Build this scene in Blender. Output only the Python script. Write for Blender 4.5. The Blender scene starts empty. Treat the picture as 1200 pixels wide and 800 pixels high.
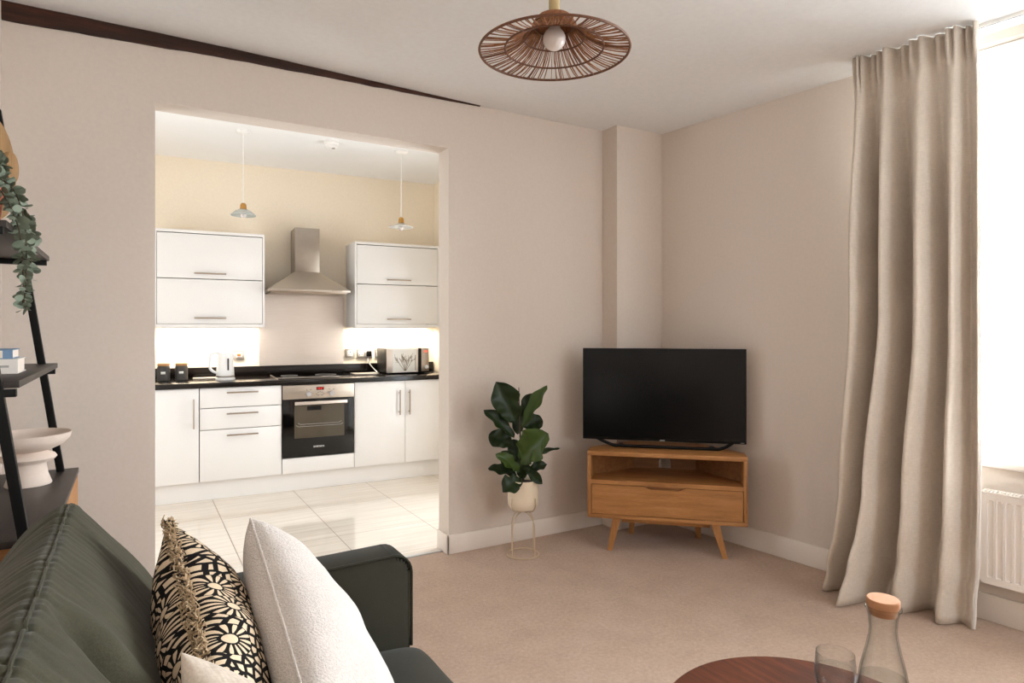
import bpy, bmesh, random
from math import *
from mathutils import Vector, Matrix, noise

random.seed(7)
scene = bpy.context.scene
COL = scene.collection

# ------------------------------------------------------------------ materials
def srgb(r, g, b):
    def f(x):
        x /= 255.0
        return x / 12.92 if x <= 0.04045 else ((x + 0.055) / 1.055) ** 2.4
    return (f(r), f(g), f(b), 1.0)

class NT:
    """small node-tree helper"""
    def __init__(self, name):
        self.m = bpy.data.materials.new(name)
        self.m.use_nodes = True
        self.t = self.m.node_tree
        self.b = self.t.nodes['Principled BSDF']
        self.out = self.t.nodes['Material Output']
    def n(self, typ, **kw):
        nd = self.t.nodes.new(typ)
        for k, v in kw.items():
            setattr(nd, k, v)
        return nd
    def l(self, a, b):
        self.t.links.new(a, b)
    def math(self, op, a, b=None, c=None):
        nd = self.n('ShaderNodeMath', operation=op)
        for i, v in enumerate((a, b, c)):
            if v is None: continue
            if isinstance(v, (int, float)): nd.inputs[i].default_value = v
            else: self.l(v, nd.inputs[i])
        return nd.outputs[0]
    def mix(self, fac, a, b):
        nd = self.n('ShaderNodeMix', data_type='RGBA')
        for s, v in ((nd.inputs[0], fac), (nd.inputs[6], a), (nd.inputs[7], b)):
            if isinstance(v, (int, float, tuple)): s.default_value = v
            else: self.l(v, s)
        return nd.outputs[2]
    def coords(self, kind='Object', scale=(1, 1, 1), loc=(0, 0, 0), rot=(0, 0, 0)):
        tc = self.n('ShaderNodeTexCoord')
        mp = self.n('ShaderNodeMapping')
        mp.inputs['Scale'].default_value = scale
        mp.inputs['Location'].default_value = loc
        mp.inputs['Rotation'].default_value = rot
        self.l(tc.outputs[kind], mp.inputs[0])
        return mp.outputs[0]
    def noise(self, co, scale, detail=3, rough=.5):
        nd = self.n('ShaderNodeTexNoise')
        nd.inputs['Scale'].default_value = scale
        nd.inputs['Detail'].default_value = detail
        nd.inputs['Roughness'].default_value = rough
        self.l(co, nd.inputs['Vector'])
        return nd.outputs['Fac']
    def ramp(self, fac, stops):
        nd = self.n('ShaderNodeValToRGB')
        e = nd.color_ramp.elements
        while len(e) < len(stops): e.new(0.5)
        for i, (p, c) in enumerate(stops):
            e[i].position = p; e[i].color = c
        self.l(fac, nd.inputs[0])
        return nd.outputs[0]
    def bump(self, h, strength, dist=.01):
        nd = self.n('ShaderNodeBump')
        nd.inputs['Strength'].default_value = strength
        nd.inputs['Distance'].default_value = dist
        self.l(h, nd.inputs['Height'])
        self.l(nd.outputs[0], self.b.inputs['Normal'])
    def set(self, **kw):
        for k, v in kw.items():
            self.b.inputs[k.replace('_', ' ')].default_value = v
        return self

def plain(name, col, rough=.5, metal=0., spec=.5, bump=0., bscale=200, **kw):
    t = NT(name)
    t.set(Base_Color=col, Roughness=rough, Metallic=metal)
    t.b.inputs['Specular IOR Level'].default_value = spec
    for k, v in kw.items():
        t.b.inputs[k.replace('_', ' ')].default_value = v
    co = t.coords()
    nz = t.noise(co, bscale)
    # faint tonal variation so nothing is perfectly flat
    c2 = tuple(min(1, c * 1.05) for c in col[:3]) + (1,)
    c1 = tuple(c * .95 for c in col[:3]) + (1,)
    t.l(t.mix(nz, c1, c2), t.b.inputs['Base Color'])
    if bump: t.bump(nz, bump, .002)
    return t.m

def wood(name, dark, mid, light, axis='X', scale=1., rough=.45, spec=.4):
    t = NT(name)
    st = {'X': (1.2, 14, 14), 'Y': (14, 1.2, 14), 'Z': (14, 14, 1.2)}[axis]
    co = t.coords(scale=tuple(s * scale for s in st))
    n1 = t.noise(co, 3.0, 6, .62)
    st2 = tuple(s * 6 * scale for s in st)
    n2 = t.noise(t.coords(scale=st2), 4, 4, .6)
    f = t.math('ADD', t.math('MULTIPLY', n1, .75), t.math('MULTIPLY', n2, .25))
    t.l(t.ramp(f, [(.3, dark), (.5, mid), (.7, light)]), t.b.inputs['Base Color'])
    t.set(Roughness=rough); t.b.inputs['Specular IOR Level'].default_value = spec
    t.bump(n2, .08, .002)
    return t.m

def fabric(name, c1, c2, scale=900, bump=.3, rough=.9, sheen=.2, big=6, bdist=.001, weave=True):
    t = NT(name)
    co = t.coords()
    n1 = t.noise(co, big, 4, .6)
    if weave:
        w1 = t.noise(t.coords(scale=(1, 1, .12)), scale, 2)
        w2 = t.noise(t.coords(scale=(.12, .12, 1)), scale, 2)
        w = t.math('ADD', t.math('MULTIPLY', w1, .5), t.math('MULTIPLY', w2, .5))
    else:
        w = t.noise(co, scale, 3, .7)
    f = t.math('ADD', t.math('MULTIPLY', n1, .35), t.math('MULTIPLY', w, .65))
    t.l(t.ramp(f, [(.35, c1), (.65, c2)]), t.b.inputs['Base Color'])
    t.set(Roughness=rough)
    t.b.inputs['Specular IOR Level'].default_value = .15
    t.b.inputs['Sheen Weight'].default_value = sheen
    t.bump(w, bump, bdist)
    return t.m

M = {}
M['wall'] = plain('wall_paint', srgb(216, 204, 193), .85, spec=.2, bump=.08, bscale=60)
M['kwall'] = plain('kitchen_wall_paint', srgb(242, 229, 209), .8, spec=.2, bump=.05, bscale=60)
M['ceil'] = plain('ceiling_paint', srgb(236, 236, 236), .9, spec=.1, bump=.05, bscale=40)
M['kceil'] = plain('kitchen_ceiling_paint', srgb(240, 239, 238), .9, spec=.1)
M['trim'] = plain('white_gloss_paint', srgb(236, 226, 216), .4, spec=.4)
M['cab'] = plain('white_gloss_cabinet', srgb(229, 226, 223), .25, spec=.4)
M['upvc'] = plain('white_plastic_frame', srgb(240, 240, 238), .3)
M['steel'] = None
M['black_metal'] = plain('black_metal', srgb(9, 8, 8), .5, spec=.2)
M['black_gloss'] = plain('black_glass', srgb(8, 7, 7), .1, spec=.4)
M['screen'] = plain('tv_screen', srgb(7, 6, 6), .2, spec=.22)
M['black_plastic'] = plain('black_plastic', srgb(8, 7, 7), .4, spec=.25)
M['white_plastic'] = plain('white_plastic', srgb(240, 238, 235), .3)
M['rad'] = plain('radiator_enamel', srgb(238, 230, 222), .35)
M['grey_metal'] = plain('pale_grey_metal', srgb(190, 190, 192), .35, metal=.6)
M['brass'] = plain('brass', srgb(190, 145, 80), .3, metal=.9)
M['pale_brass'] = plain('aged_pale_brass', srgb(188, 168, 125), .4, metal=.5)
M['cream_metal'] = plain('cream_wire', srgb(205, 182, 150), .45, metal=.2)
M['pot'] = plain('cream_pot', srgb(226, 210, 186), .4, spec=.35)
M['soil'] = plain('soil', srgb(38, 26, 18), .95, bump=.8, bscale=120)
M['bark'] = plain('bark', srgb(70, 55, 38), .8, bump=.4)
M['coral'] = plain('coral_terracotta', srgb(205, 115, 90), .7)
M['ceramic'] = plain('matte_blush_ceramic', srgb(222, 205, 192), .75, spec=.2, bump=.05, bscale=150)
M['canister'] = plain('matte_charcoal_canister', srgb(62, 58, 54), .6)
M['bamboo'] = wood('bamboo_lid', srgb(150, 105, 60), srgb(180, 135, 85), srgb(200, 155, 105))
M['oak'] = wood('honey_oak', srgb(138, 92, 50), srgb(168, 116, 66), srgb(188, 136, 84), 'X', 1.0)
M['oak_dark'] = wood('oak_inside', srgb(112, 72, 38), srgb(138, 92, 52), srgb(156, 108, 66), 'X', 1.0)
M['oak_leg'] = wood('honey_oak_leg', srgb(138, 92, 50), srgb(168, 116, 66), srgb(188, 136, 84), 'Z', 1.0)
M['walnut'] = wood('red_brown_walnut', srgb(46, 21, 11), srgb(82, 40, 23), srgb(112, 60, 36), 'Y', 1.0, rough=.35)
M['beam'] = wood('dark_old_timber', srgb(30, 14, 7), srgb(52, 26, 14), srgb(84, 44, 24), 'X', .8, rough=.7)
M['shelf'] = wood('dark_stained_shelf', srgb(36, 30, 27), srgb(46, 39, 35), srgb(58, 50, 45), 'Y', 1.0, rough=.42)
M['disc'] = wood('golden_brown_wood_disc', srgb(118, 86, 52), srgb(150, 114, 72), srgb(172, 136, 90), 'Z', .6, rough=.55)
M['cork'] = plain('cork', srgb(184, 132, 94), .85, bump=.5, bscale=180)
M['rattan'] = wood('brown_rattan', srgb(92, 54, 28), srgb(134, 84, 48), srgb(168, 112, 68), 'Z', 3., rough=.6)
M['rattan_dark'] = plain('dark_rattan_ring', srgb(98, 58, 32), .6, bump=.4, bscale=300)
M['paper'] = plain('book_pages', srgb(232, 218, 205), .8)
M['white_book'] = plain('white_book_cover', srgb(232, 226, 218), .5)
M['blue_book'] = plain('blue_book_cover', srgb(110, 140, 170), .5, bump=.1, bscale=60)
M['grey_ink'] = plain('grey_print', srgb(170, 164, 158), .6)
M['label'] = plain('white_label', srgb(240, 238, 232), .5)
M['ink'] = plain('dark_print', srgb(40, 36, 34), .5)
M['twig'] = plain('brown_twig_print', srgb(126, 108, 84), .6)
M['orange'] = plain('orange_rocker', srgb(220, 100, 30), .4)
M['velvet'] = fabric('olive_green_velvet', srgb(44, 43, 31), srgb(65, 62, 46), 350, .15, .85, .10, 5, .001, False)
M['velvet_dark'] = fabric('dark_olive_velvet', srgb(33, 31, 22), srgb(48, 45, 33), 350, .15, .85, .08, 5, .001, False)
M['boucle'] = fabric('white_boucle', srgb(206, 196, 188), srgb(236, 227, 220), 240, 1.0, .95, .3, 8, .006, False)
M['linen'] = fabric('oatmeal_linen', srgb(172, 158, 142), srgb(208, 196, 182), 260, .4, .95, .1, 5)
M['curtain'] = fabric('beige_linen_curtain', srgb(196, 184, 170), srgb(218, 207, 194), 320, .25, .9, .1, 4)
M['lining'] = plain('white_curtain_lining', srgb(240, 236, 230), .9)
M['fringe'] = plain('tan_fringe', srgb(176, 152, 120), .9, bump=.3, bscale=400)
M['fringe_dark'] = plain('dark_fringe', srgb(60, 48, 38), .9)

def steel(name, col, rough, st, bump=.05):
    t = NT(name)
    co = t.coords(scale=st)
    nz = t.noise(co, 8, 4, .6)
    c1 = tuple(c * .86 for c in col[:3]) + (1,)
    t.l(t.mix(nz, c1, col), t.b.inputs['Base Color'])
    t.set(Metallic=.9, Roughness=rough)
    t.bump(nz, bump, .001)
    return t.m
M['steel'] = steel('brushed_steel', srgb(196, 186, 174), .34, (1, 20, 20))
M['steel_v'] = steel('brushed_steel_chimney', srgb(172, 162, 151), .3, (3, 3, 3))
M['splash'] = steel('brushed_steel_splashback', srgb(226, 215, 206), .42, (1, 18, 18))
M['handle'] = steel('satin_steel_handle', srgb(176, 160, 144), .35, (20, 20, 20))

def granite():
    t = NT('polished_black_granite')
    co = t.coords()
    v = t.n('ShaderNodeTexVoronoi'); v.inputs['Scale'].default_value = 160
    t.l(co, v.inputs['Vector'])
    n1 = t.noise(co, 220, 4, .7)
    f = t.math('MULTIPLY', n1, t.math('SUBTRACT', 1.0, v.outputs['Distance']))
    t.l(t.ramp(f, [(.3, srgb(18, 13, 11)), (.5, srgb(34, 25, 20)), (.72, srgb(92, 74, 58))]), t.b.inputs['Base Color'])
    t.set(Roughness=.2); t.b.inputs['Specular IOR Level'].default_value = .35
    return t.m
M['granite'] = granite()

def carpet():
    t = NT('beige_carpet')
    co = t.coords()
    n1 = t.noise(co, 420, 3, .7)
    n2 = t.noise(co, 5, 4, .6)
    n3 = t.noise(co, 60, 3, .6)
    f = t.math('ADD', t.math('MULTIPLY', n1, .55), t.math('ADD', t.math('MULTIPLY', n2, .25), t.math('MULTIPLY', n3, .3)))
    t.l(t.ramp(f, [(.32, srgb(156, 130, 112)), (.55, srgb(191, 165, 145)), (.75, srgb(213, 190, 171))]), t.b.inputs['Base Color'])
    t.set(Roughness=.95); t.b.inputs['Specular IOR Level'].default_value = .1
    t.b.inputs['Sheen Weight'].default_value = .15
    h = t.math('ADD', n1, t.math('MULTIPLY', n3, .8))
    t.bump(h, .55, .006)
    return t.m
M['carpet'] = carpet()

def tiles():
    t = NT('polished_porcelain_tile')
    tc = t.n('ShaderNodeTexCoord')
    sp = t.n('ShaderNodeSeparateXYZ'); t.l(tc.outputs['Object'], sp.inputs[0])
    def line(s, off, pitch, w):
        a = t.math('DIVIDE', t.math('SUBTRACT', s, off), pitch)
        fr = t.math('SUBTRACT', a, t.math('FLOOR', a))
        d = t.math('MINIMUM', fr, t.math('SUBTRACT', 1.0, fr))
        return t.math('LESS_THAN', d, w / pitch / 2)
    g = t.math('MAXIMUM', line(sp.outputs[0], .526, .597, .005), line(sp.outputs[1], 4.085, 1.305, .004))
    n1 = t.noise(t.coords(scale=(.5, 14, 1)), 3, 5, .6)
    tile = t.ramp(n1, [(.3, srgb(216, 202, 186)), (.55, srgb(228, 217, 203)), (.75, srgb(236, 227, 215))])
    t.l(t.mix(g, tile, srgb(128, 108, 92)), t.b.inputs['Base Color'])
    t.l(t.math('ADD', t.math('MULTIPLY', g, .5), .05), t.b.inputs['Roughness'])
    t.b.inputs['Specular IOR Level'].default_value = .8; t.b.inputs['IOR'].default_value = 1.65
    return t.m
M['tile'] = tiles()

def floral():
    """black cloth printed with cream daisies and dabs (object x/z plane)"""
    t = NT('black_cream_daisy_print')
    tc = t.n('ShaderNodeTexCoord')
    sp = t.n('ShaderNodeSeparateXYZ'); t.l(tc.outputs['Object'], sp.inputs[0])
    cb = t.n('ShaderNodeCombineXYZ')
    t.l(sp.outputs[0], cb.inputs[0]); t.l(sp.outputs[2], cb.inputs[1])
    v = t.n('ShaderNodeTexVoronoi', voronoi_dimensions='2D')
    v.inputs['Scale'].default_value = 11.0; v.inputs['Randomness'].default_value = .85
    t.l(cb.outputs[0], v.inputs['Vector'])
    sv = t.n('ShaderNodeVectorMath', operation='SCALE'); sv.inputs['Scale'].default_value = 11.0
    t.l(cb.outputs[0], sv.inputs[0])
    df = t.n('ShaderNodeVectorMath', operation='SUBTRACT')
    pv = t.n('ShaderNodeVectorMath', operation='SCALE'); pv.inputs['Scale'].default_value = 11.0
    t.l(v.outputs['Position'], pv.inputs[0])
    t.l(sv.outputs[0], df.inputs[0]); t.l(pv.outputs[0], df.inputs[1])
    s2 = t.n('ShaderNodeSeparateXYZ'); t.l(df.outputs[0], s2.inputs[0])
    r = v.outputs['Distance']
    ang = t.math('ARCTAN2', s2.outputs[1], s2.outputs[0])
    pet = t.math('COSINE', t.math('MULTIPLY', ang, 15.0))
    wd = t.math('ADD', -.1, t.math('MULTIPLY', t.math('POWER', t.math('ABSOLUTE', t.math('SUBTRACT', r, .27)), 2.0), 55.0))
    petal = t.math('MULTIPLY', t.math('GREATER_THAN', pet, wd),
                   t.math('MULTIPLY', t.math('GREATER_THAN', r, .145), t.math('LESS_THAN', r, .37)))
    disc = t.math('LESS_THAN', r, .11)
    v2 = t.n('ShaderNodeTexVoronoi', voronoi_dimensions='2D', feature='DISTANCE_TO_EDGE')
    v2.inputs['Scale'].default_value = 56
    t.l(cb.outputs[0], v2.inputs['Vector'])
    dots = t.math('MULTIPLY', t.math('GREATER_THAN', v2.outputs['Distance'], .19), t.math('GREATER_THAN', r, .385))
    f = t.math('MAXIMUM', t.math('MAXIMUM', petal, disc), dots)
    nz = t.noise(tc.outputs['Object'], 400, 2)
    cream = t.mix(nz, srgb(196, 172, 142), srgb(226, 206, 178))
    t.l(t.mix(f, srgb(20, 17, 17), cream), t.b.inputs['Base Color'])
    t.set(Roughness=.9); t.b.inputs['Specular IOR Level'].default_value = .15
    t.bump(nz, .3, .001)
    return t.m
M['floral'] = floral()

def leafmat(name, c1, c2, rough=.4):
    t = NT(name)
    co = t.coords()
    n1 = t.noise(co, 18, 3)
    t.l(t.mix(n1, c1, c2), t.b.inputs['Base Color'])
    t.set(Roughness=rough); t.b.inputs['Specular IOR Level'].default_value = .25
    t.bump(t.noise(co, 60, 2), .25, .004)
    return t.m
M['leaf'] = leafmat('dark_fig_leaf', srgb(20, 32, 13), srgb(38, 54, 22))
M['leaf_light'] = leafmat('fresh_fig_leaf', srgb(46, 64, 24), srgb(72, 90, 38))
M['eucalyptus'] = leafmat('grey_green_foliage', srgb(98, 110, 94), srgb(144, 153, 134), .65)

def glass(name, col=(1, 1, 1, 1), rough=0., thin=False, edge=5.0, tint=(.96, .97, .97, 1), rim=(.9, .92, .92, 1)):
    t = NT(name)
    if thin:      # thin window pane: mostly clear, light mirror
        tr = t.n('ShaderNodeBsdfTransparent'); gl = t.n('ShaderNodeBsdfGlossy')
        gl.inputs['Roughness'].default_value = .02
        lw = t.n('ShaderNodeLayerWeight'); lw.inputs[0].default_value = .5
        t.l(t.mix(t.math('POWER', lw.outputs['Facing'], 3.0), tint, rim), tr.inputs[0])
        mx = t.n('ShaderNodeMixShader'); fr = t.n('ShaderNodeLayerWeight'); fr.inputs[0].default_value = .5
        sch = t.math('ADD', .018, t.math('MULTIPLY', .6, t.math('POWER', fr.outputs['Facing'], edge)))
        t.l(sch, mx.inputs[0]); t.l(tr.outputs[0], mx.inputs[1]); t.l(gl.outputs[0], mx.inputs[2])
        t.l(mx.outputs[0], t.out.inputs[0])
    else:
        t.set(Base_Color=col, Roughness=rough, IOR=1.45)
        t.b.inputs['Transmission Weight'].default_value = 1.0
    return t.m
M['pane'] = glass('window_glass', thin=True)
M['glass'] = glass('clear_glass', thin=True, edge=4.0, tint=(.985, .99, .988, 1), rim=(.42, .45, .44, 1))
M['water'] = glass('water', thin=True, edge=4.5, tint=(.97, .98, .98, 1), rim=(.5, .53, .52, 1))
M['oven_glass'] = plain('smoked_oven_glass', srgb(76, 69, 57), .08)
M['opal'] = plain('opal_bulb', srgb(216, 206, 200), .25, spec=.5)
def opal_shade(name, col):
    t = NT(name); t.set(Base_Color=col, Roughness=.2)
    t.b.inputs['Transmission Weight'].default_value = .35
    return t.m
M['frosted'] = opal_shade('pale_grey_glass_shade', srgb(214, 218, 212))
M['white_shade'] = opal_shade('white_glass_shade', srgb(244, 242, 236))

def slatmat():
    t = NT('white_blind_slat')
    d = t.n('ShaderNodeBsdfTranslucent'); d.inputs[0].default_value = srgb(250, 250, 248)
    t.set(Base_Color=srgb(226, 226, 224), Roughness=.4)
    mx = t.n('ShaderNodeMixShader'); mx.inputs[0].default_value = .08
    t.l(t.b.outputs[0], mx.inputs[1]); t.l(d.outputs[0], mx.inputs[2])
    t.l(mx.outputs[0], t.out.inputs[0])
    return t.m
M['slat'] = slatmat()

def emit(name, col, strength):
    t = NT(name)
    t.set(Base_Color=(0, 0, 0, 1))
    t.b.inputs['Emission Color'].default_value = col
    t.b.inputs['Emission Strength'].default_value = strength
    return t.m
M['led'] = emit('warm_led_strip', (1, .86, .66, 1), 12)
M['red_led'] = emit('red_display', srgb(235, 40, 30), 1.6)
M['red_soft'] = emit('pale_red_display', srgb(235, 120, 95), 1.0)
M['display_back'] = plain('display_window', srgb(70, 14, 12), .2)

# ------------------------------------------------------------------ frames
class Frame:
    def __init__(self, x, y, rot):
        self.o = Vector((x, y, 0)); self.r = rot
        self.m = Matrix.Translation(self.o) @ Matrix.Rotation(rot, 4, 'Z')
    def w(self, x, y, z=0):
        return self.m @ Vector((x, y, z))
ROOM = Frame(0, 0, 0)
KIT = Frame(1.25, 5.363, radians(-3.5))          # kitchen run: x right, y into the wall
RW = Frame(3.14, 3.279, atan2(-.9936, .113))     # window wall: x towards camera, y outwards
TVF = Frame(2.6875, 2.769, atan2(-.686, .728))   # corner unit: x right, y away
SHELF = Frame(0, 0, 0)

# ------------------------------------------------------------------ bmesh builders
def box(bm, x0, x1, y0, y1, z0, z1, bev=0.0, seg=2, mat=None):
    b = bmesh.new()
    vs = [b.verts.new((x, y, z)) for x in (x0, x1) for y in (y0, y1) for z in (z0, z1)]
    for f in ((0, 1, 3, 2), (4, 6, 7, 5), (0, 4, 5, 1), (2, 3, 7, 6), (0, 2, 6, 4), (1, 5, 7, 3)):
        b.faces.new([vs[i] for i in f])
    if bev:
        bmesh.ops.bevel(b, geom=list(b.edges), offset=bev, segments=seg, affect='EDGES', profile=.5)
    merge(bm, b, mat)
def merge(bm, b, mat=None):
    mp = {}
    for v in b.verts:
        mp[v] = bm.verts.new(mat @ v.co if mat else v.co)
    for f in b.faces:
        try: bm.faces.new([mp[v] for v in f.verts])
        except ValueError: pass
    b.free()
def prism(bm, poly, z0, z1, bev=0.0, axis='Z', mat=None):
    b = bmesh.new()
    def P(a, c, h):
        return {'Z': (a, c, h), 'Y': (a, h, c), 'X': (h, a, c)}[axis]
    lo = [b.verts.new(P(a, c, z0)) for a, c in poly]
    hi = [b.verts.new(P(a, c, z1)) for a, c in poly]
    n = len(poly)
    b.faces.new(lo[::-1]); b.faces.new(hi)
    for i in range(n):
        b.faces.new((lo[i], lo[(i + 1) % n], hi[(i + 1) % n], hi[i]))
    bmesh.ops.recalc_face_normals(b, faces=list(b.faces))
    if bev:
        bmesh.ops.bevel(b, geom=list(b.edges), offset=bev, segments=2, affect='EDGES', profile=.5)
    merge(bm, b, mat)
def lathe(bm, prof, cx=0, cy=0, seg=32, closed=False):
    rings = []
    for r, z in prof:
        if r < 1e-6: rings.append([bm.verts.new((cx, cy, z))])
        else: rings.append([bm.verts.new((cx + r * cos(2 * pi * i / seg), cy + r * sin(2 * pi * i / seg), z)) for i in range(seg)])
    pairs = list(zip(rings, rings[1:]))
    if closed: pairs.append((rings[-1], rings[0]))
    for a, b in pairs:
        for i in range(seg):
            j = (i + 1) % seg
            if len(a) == 1 and len(b) == 1: continue
            if len(a) == 1: f = (a[0], b[j], b[i])
            elif len(b) == 1: f = (a[i], a[j], b[0])
            else: f = (a[i], a[j], b[j], b[i])
            bm.faces.new(f)
def tube(bm, pts, r, seg=8, cyclic=False, radii=None, cap=True):
    pts = [Vector(p) for p in pts]; n = len(pts)
    rings = []; up = None
    for i, p in enumerate(pts):
        if cyclic: d = pts[(i + 1) % n] - pts[i - 1]
        else: d = pts[min(i + 1, n - 1)] - pts[max(i - 1, 0)]
        d.normalize()
        if up is None:
            up = Vector((0, 0, 1)) if abs(d.z) < .9 else Vector((1, 0, 0))
        a = d.cross(up)
        if a.length < 1e-6: a = d.cross(Vector((1, 0, 0)))
        a.normalize(); b = a.cross(d).normalized(); up = b
        rr = radii[i] if radii else r
        rings.append([bm.verts.new(p + a * rr * cos(2 * pi * k / seg) + b * rr * sin(2 * pi * k / seg)) for k in range(seg)])
    for i in range(n if cyclic else n - 1):
        A, B = rings[i], rings[(i + 1) % n]
        for k in range(seg):
            bm.faces.new((A[k], A[(k + 1) % seg], B[(k + 1) % seg], B[k]))
    if not cyclic and cap:
        bm.faces.new(rings[0]); bm.faces.new(rings[-1][::-1])
def cyl(bm, p0, p1, r, seg=16, r1=None):
    tube(bm, [p0, p1], r, seg, radii=[r, r if r1 is None else r1])
def ring(bm, c, R, r, seg=64, s2=8):
    tube(bm, [(c[0] + R * cos(2 * pi * i / seg), c[1] + R * sin(2 * pi * i / seg), c[2]) for i in range(seg)], r, s2, True)
def grid(bm, rows, closed=False):
    vs = [[bm.verts.new(p) for p in r] for r in rows]
    for a, b in zip(vs, vs[1:]):
        m = len(a)
        for i in range(m if closed else m - 1):
            j = (i + 1) % m
            bm.faces.new((a[i], a[j], b[j], b[i]))
    return vs
def catmull(pts, n):
    out = []; N = len(pts)
    for k in range(n):
        u = k / (n - 1) * (N - 1); i = min(int(u), N - 2); t = u - i
        p0, p1, p2, p3 = pts[max(i - 1, 0)], pts[i], pts[i + 1], pts[min(i + 2, N - 1)]
        out.append(tuple(.5 * (2 * b + (c - a) * t + (2 * a - 5 * b + 4 * c - d) * t * t + (3 * b - a - 3 * c + d) * t ** 3)
                         for a, b, c, d in zip(p0, p1, p2, p3)))
    return out

# ------------------------------------------------------------------ objects
def link(name, bm, mat, parent=None, off=(0, 0, 0), sharp=32, solid=0):
    bmesh.ops.recalc_face_normals(bm, faces=list(bm.faces))
    if off != (0, 0, 0):
        o_ = Vector(off)
        for v in bm.verts: v.co -= o_
    me = bpy.data.meshes.new(name); bm.to_mesh(me); bm.free()
    for p in me.polygons: p.use_smooth = True
    me.set_sharp_from_angle(angle=radians(sharp))
    o = bpy.data.objects.new(name, me)
    me.materials.append(mat)
    COL.objects.link(o)
    if parent is not None: o.parent = parent
    if solid:
        md = o.modifiers.new('thick', 'SOLIDIFY'); md.thickness = solid; md.offset = 0
    return o

class Thing:
    """an Empty at the thing's base that carries its parts; parts are written in frame coordinates"""
    def __init__(self, name, label, cat, base=(0, 0, 0), frame=ROOM, group=None, matrix=None):
        self.off = tuple(base)
        e = bpy.data.objects.new(name, None); COL.objects.link(e)
        e.empty_display_size = .05
        if matrix is not None:
            e.matrix_world = matrix; self.off = (0, 0, 0)
        else:
            e.location = frame.w(*base); e.rotation_euler = (0, 0, frame.r)
        e['label'] = label; e['category'] = cat
        if group: e['group'] = group
        self.e = e
    def add(self, name, bm, mat, label=None, sharp=32, solid=0, to=None):
        o = link(name, bm, mat, to if to is not None else self.e, self.off, sharp, solid)
        if label: o['label'] = label
        return o

def single(name, label, cat, bm, mat, base=(0, 0, 0), frame=ROOM, group=None, sharp=32, solid=0):
    o = link(name, bm, mat, None, tuple(base), sharp, solid)
    o.location = frame.w(*base); o.rotation_euler = (0, 0, frame.r)
    o['label'] = label; o['category'] = cat
    if group: o['group'] = group
    return o
def struct(name, bm, mat, frame=ROOM, label=None, parent=None, sharp=32):
    o = link(name, bm, mat, parent, sharp=sharp)
    if parent is None:
        o.location = frame.o; o.rotation_euler = (0, 0, frame.r)
        o['kind'] = 'structure'
        o['label'] = label or name
        o['category'] = {'wall': 'wall', 'floor': 'floor', 'ceiling': 'ceiling', 'window': 'window'}.get(name.split('_')[0], 'trim')
    return o
def B(*boxes, bev=0.0):
    bm = bmesh.new()
    for b in boxes: box(bm, *b, bev=bev)
    return bm

# ================================================================== ROOM SHELL
H0 = 2.85                                           # walls run up past the ceilings
YB, YK = 3.43, 3.57                                 # partition front and back
OX0, OX1, OZ = .087, 1.596, 2.388                   # opening
WX0, WX1, WZ0, WZ1 = 1.52, 3.15, .715, 2.625        # window in the right wall
WX2, WX3 = 2.15, 3.45                               # unseen window added behind the camera to light the room
struct('wall_back', B((-.62, OX0, YB, YK, 0, H0), (OX1, 3.6, YB, YK, 0, H0), (OX0, OX1, YB, YK, OZ, H0),
                      (2.742, 3.3, 3.279, YB, 0, H0)), M['wall'], label='warm beige wall with a wide kitchen opening and boxed corner')
struct('wall_left', B((-.62, -.48, -2.0, YB, 0, H0)), M['wall'], label='beige wall behind the ladder shelf')
struct('wall_front', B((-.62, WX2, -2.12, -2.0, 0, H0), (WX3, 4.1, -2.12, -2.0, 0, H0), (WX2, WX3, -2.12, -2.0, 0, WZ0), (WX2, WX3, -2.12, -2.0, WZ1, H0)), M['wall'], label='wall behind the camera')
struct('wall_right', B((-.2, WX0, 0, .3, 0, H0), (WX1, 5.6, 0, .3, 0, H0),
                       (WX0, WX1, 0, .3, 0, WZ0), (WX0, WX1, 0, .3, WZ1, H0)
                       ), M['wall'], RW, 'warm beige wall with the window')
bm = bmesh.new(); box(bm, -.62, 4.1, -2.1, 3.5, -.08, 0); struct('floor', bm, M['carpet'], label='beige carpet floor of the living room')
bm = bmesh.new(); box(bm, -1.6, 3.4, 3.5, 6.7, -.08, 0); struct('floor_kitchen', bm, M['tile'], label='glossy pale tiled kitchen floor')
bm = bmesh.new()
cx = [(-.62, 2.712), (.4, 2.706), (.9, 2.693), (1.4, 2.678), (1.8, 2.669), (2.6, 2.667), (4.1, 2.667)]
prism(bm, cx + [(4.1, 2.86), (-.62, 2.86)], -2.1, YB, axis='Y')
struct('ceiling', bm, M['ceil'], label='pale living room ceiling')
# threshold between carpet and tile
single('threshold_strip', 'thin pale metal strip between carpet and kitchen tiles', 'threshold',
       B((OX0 + .002, OX1 - .014, 3.485, 3.515, 0, .006)), M['grey_metal'], (.84, 3.5, 0))
# kitchen shell
KU0, KU1, KZ = -2.1, 1.285, 2.75
struct('wall_kitchen', B((KU0 - .1, KU1 + .1, .58, .68, 0, H0)), M['kwall'], KIT, 'cream kitchen wall behind the cabinets')
KW0, KW1 = -1.74, -.70  # span of the two openings added to let light into the kitchen
struct('wall_kitchen_right', B((KU1, KU1 + .1, -1.85, KW0, 0, H0), (KU1, KU1 + .1, KW1, .58, 0, H0), (KU1, KU1 + .1, KW0, KW1, 0, .12),
                                (KU1, KU1 + .1, KW0, KW1, 2.1, H0)), M['kwall'], KIT, 'cream kitchen side wall with a glazed opening added for daylight')
struct('wall_kitchen_left', B((KU0 - .1, KU0, -1.95, KW0, 0, H0), (KU0 - .1, KU0, KW1, .58, 0, H0), (KU0 - .1, KU0, KW0, KW1, 0, .35),
                               (KU0 - .1, KU0, KW0, KW1, 2.3, H0)), M['kwall'], KIT, 'cream kitchen side wall with a window opening added for daylight')
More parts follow.
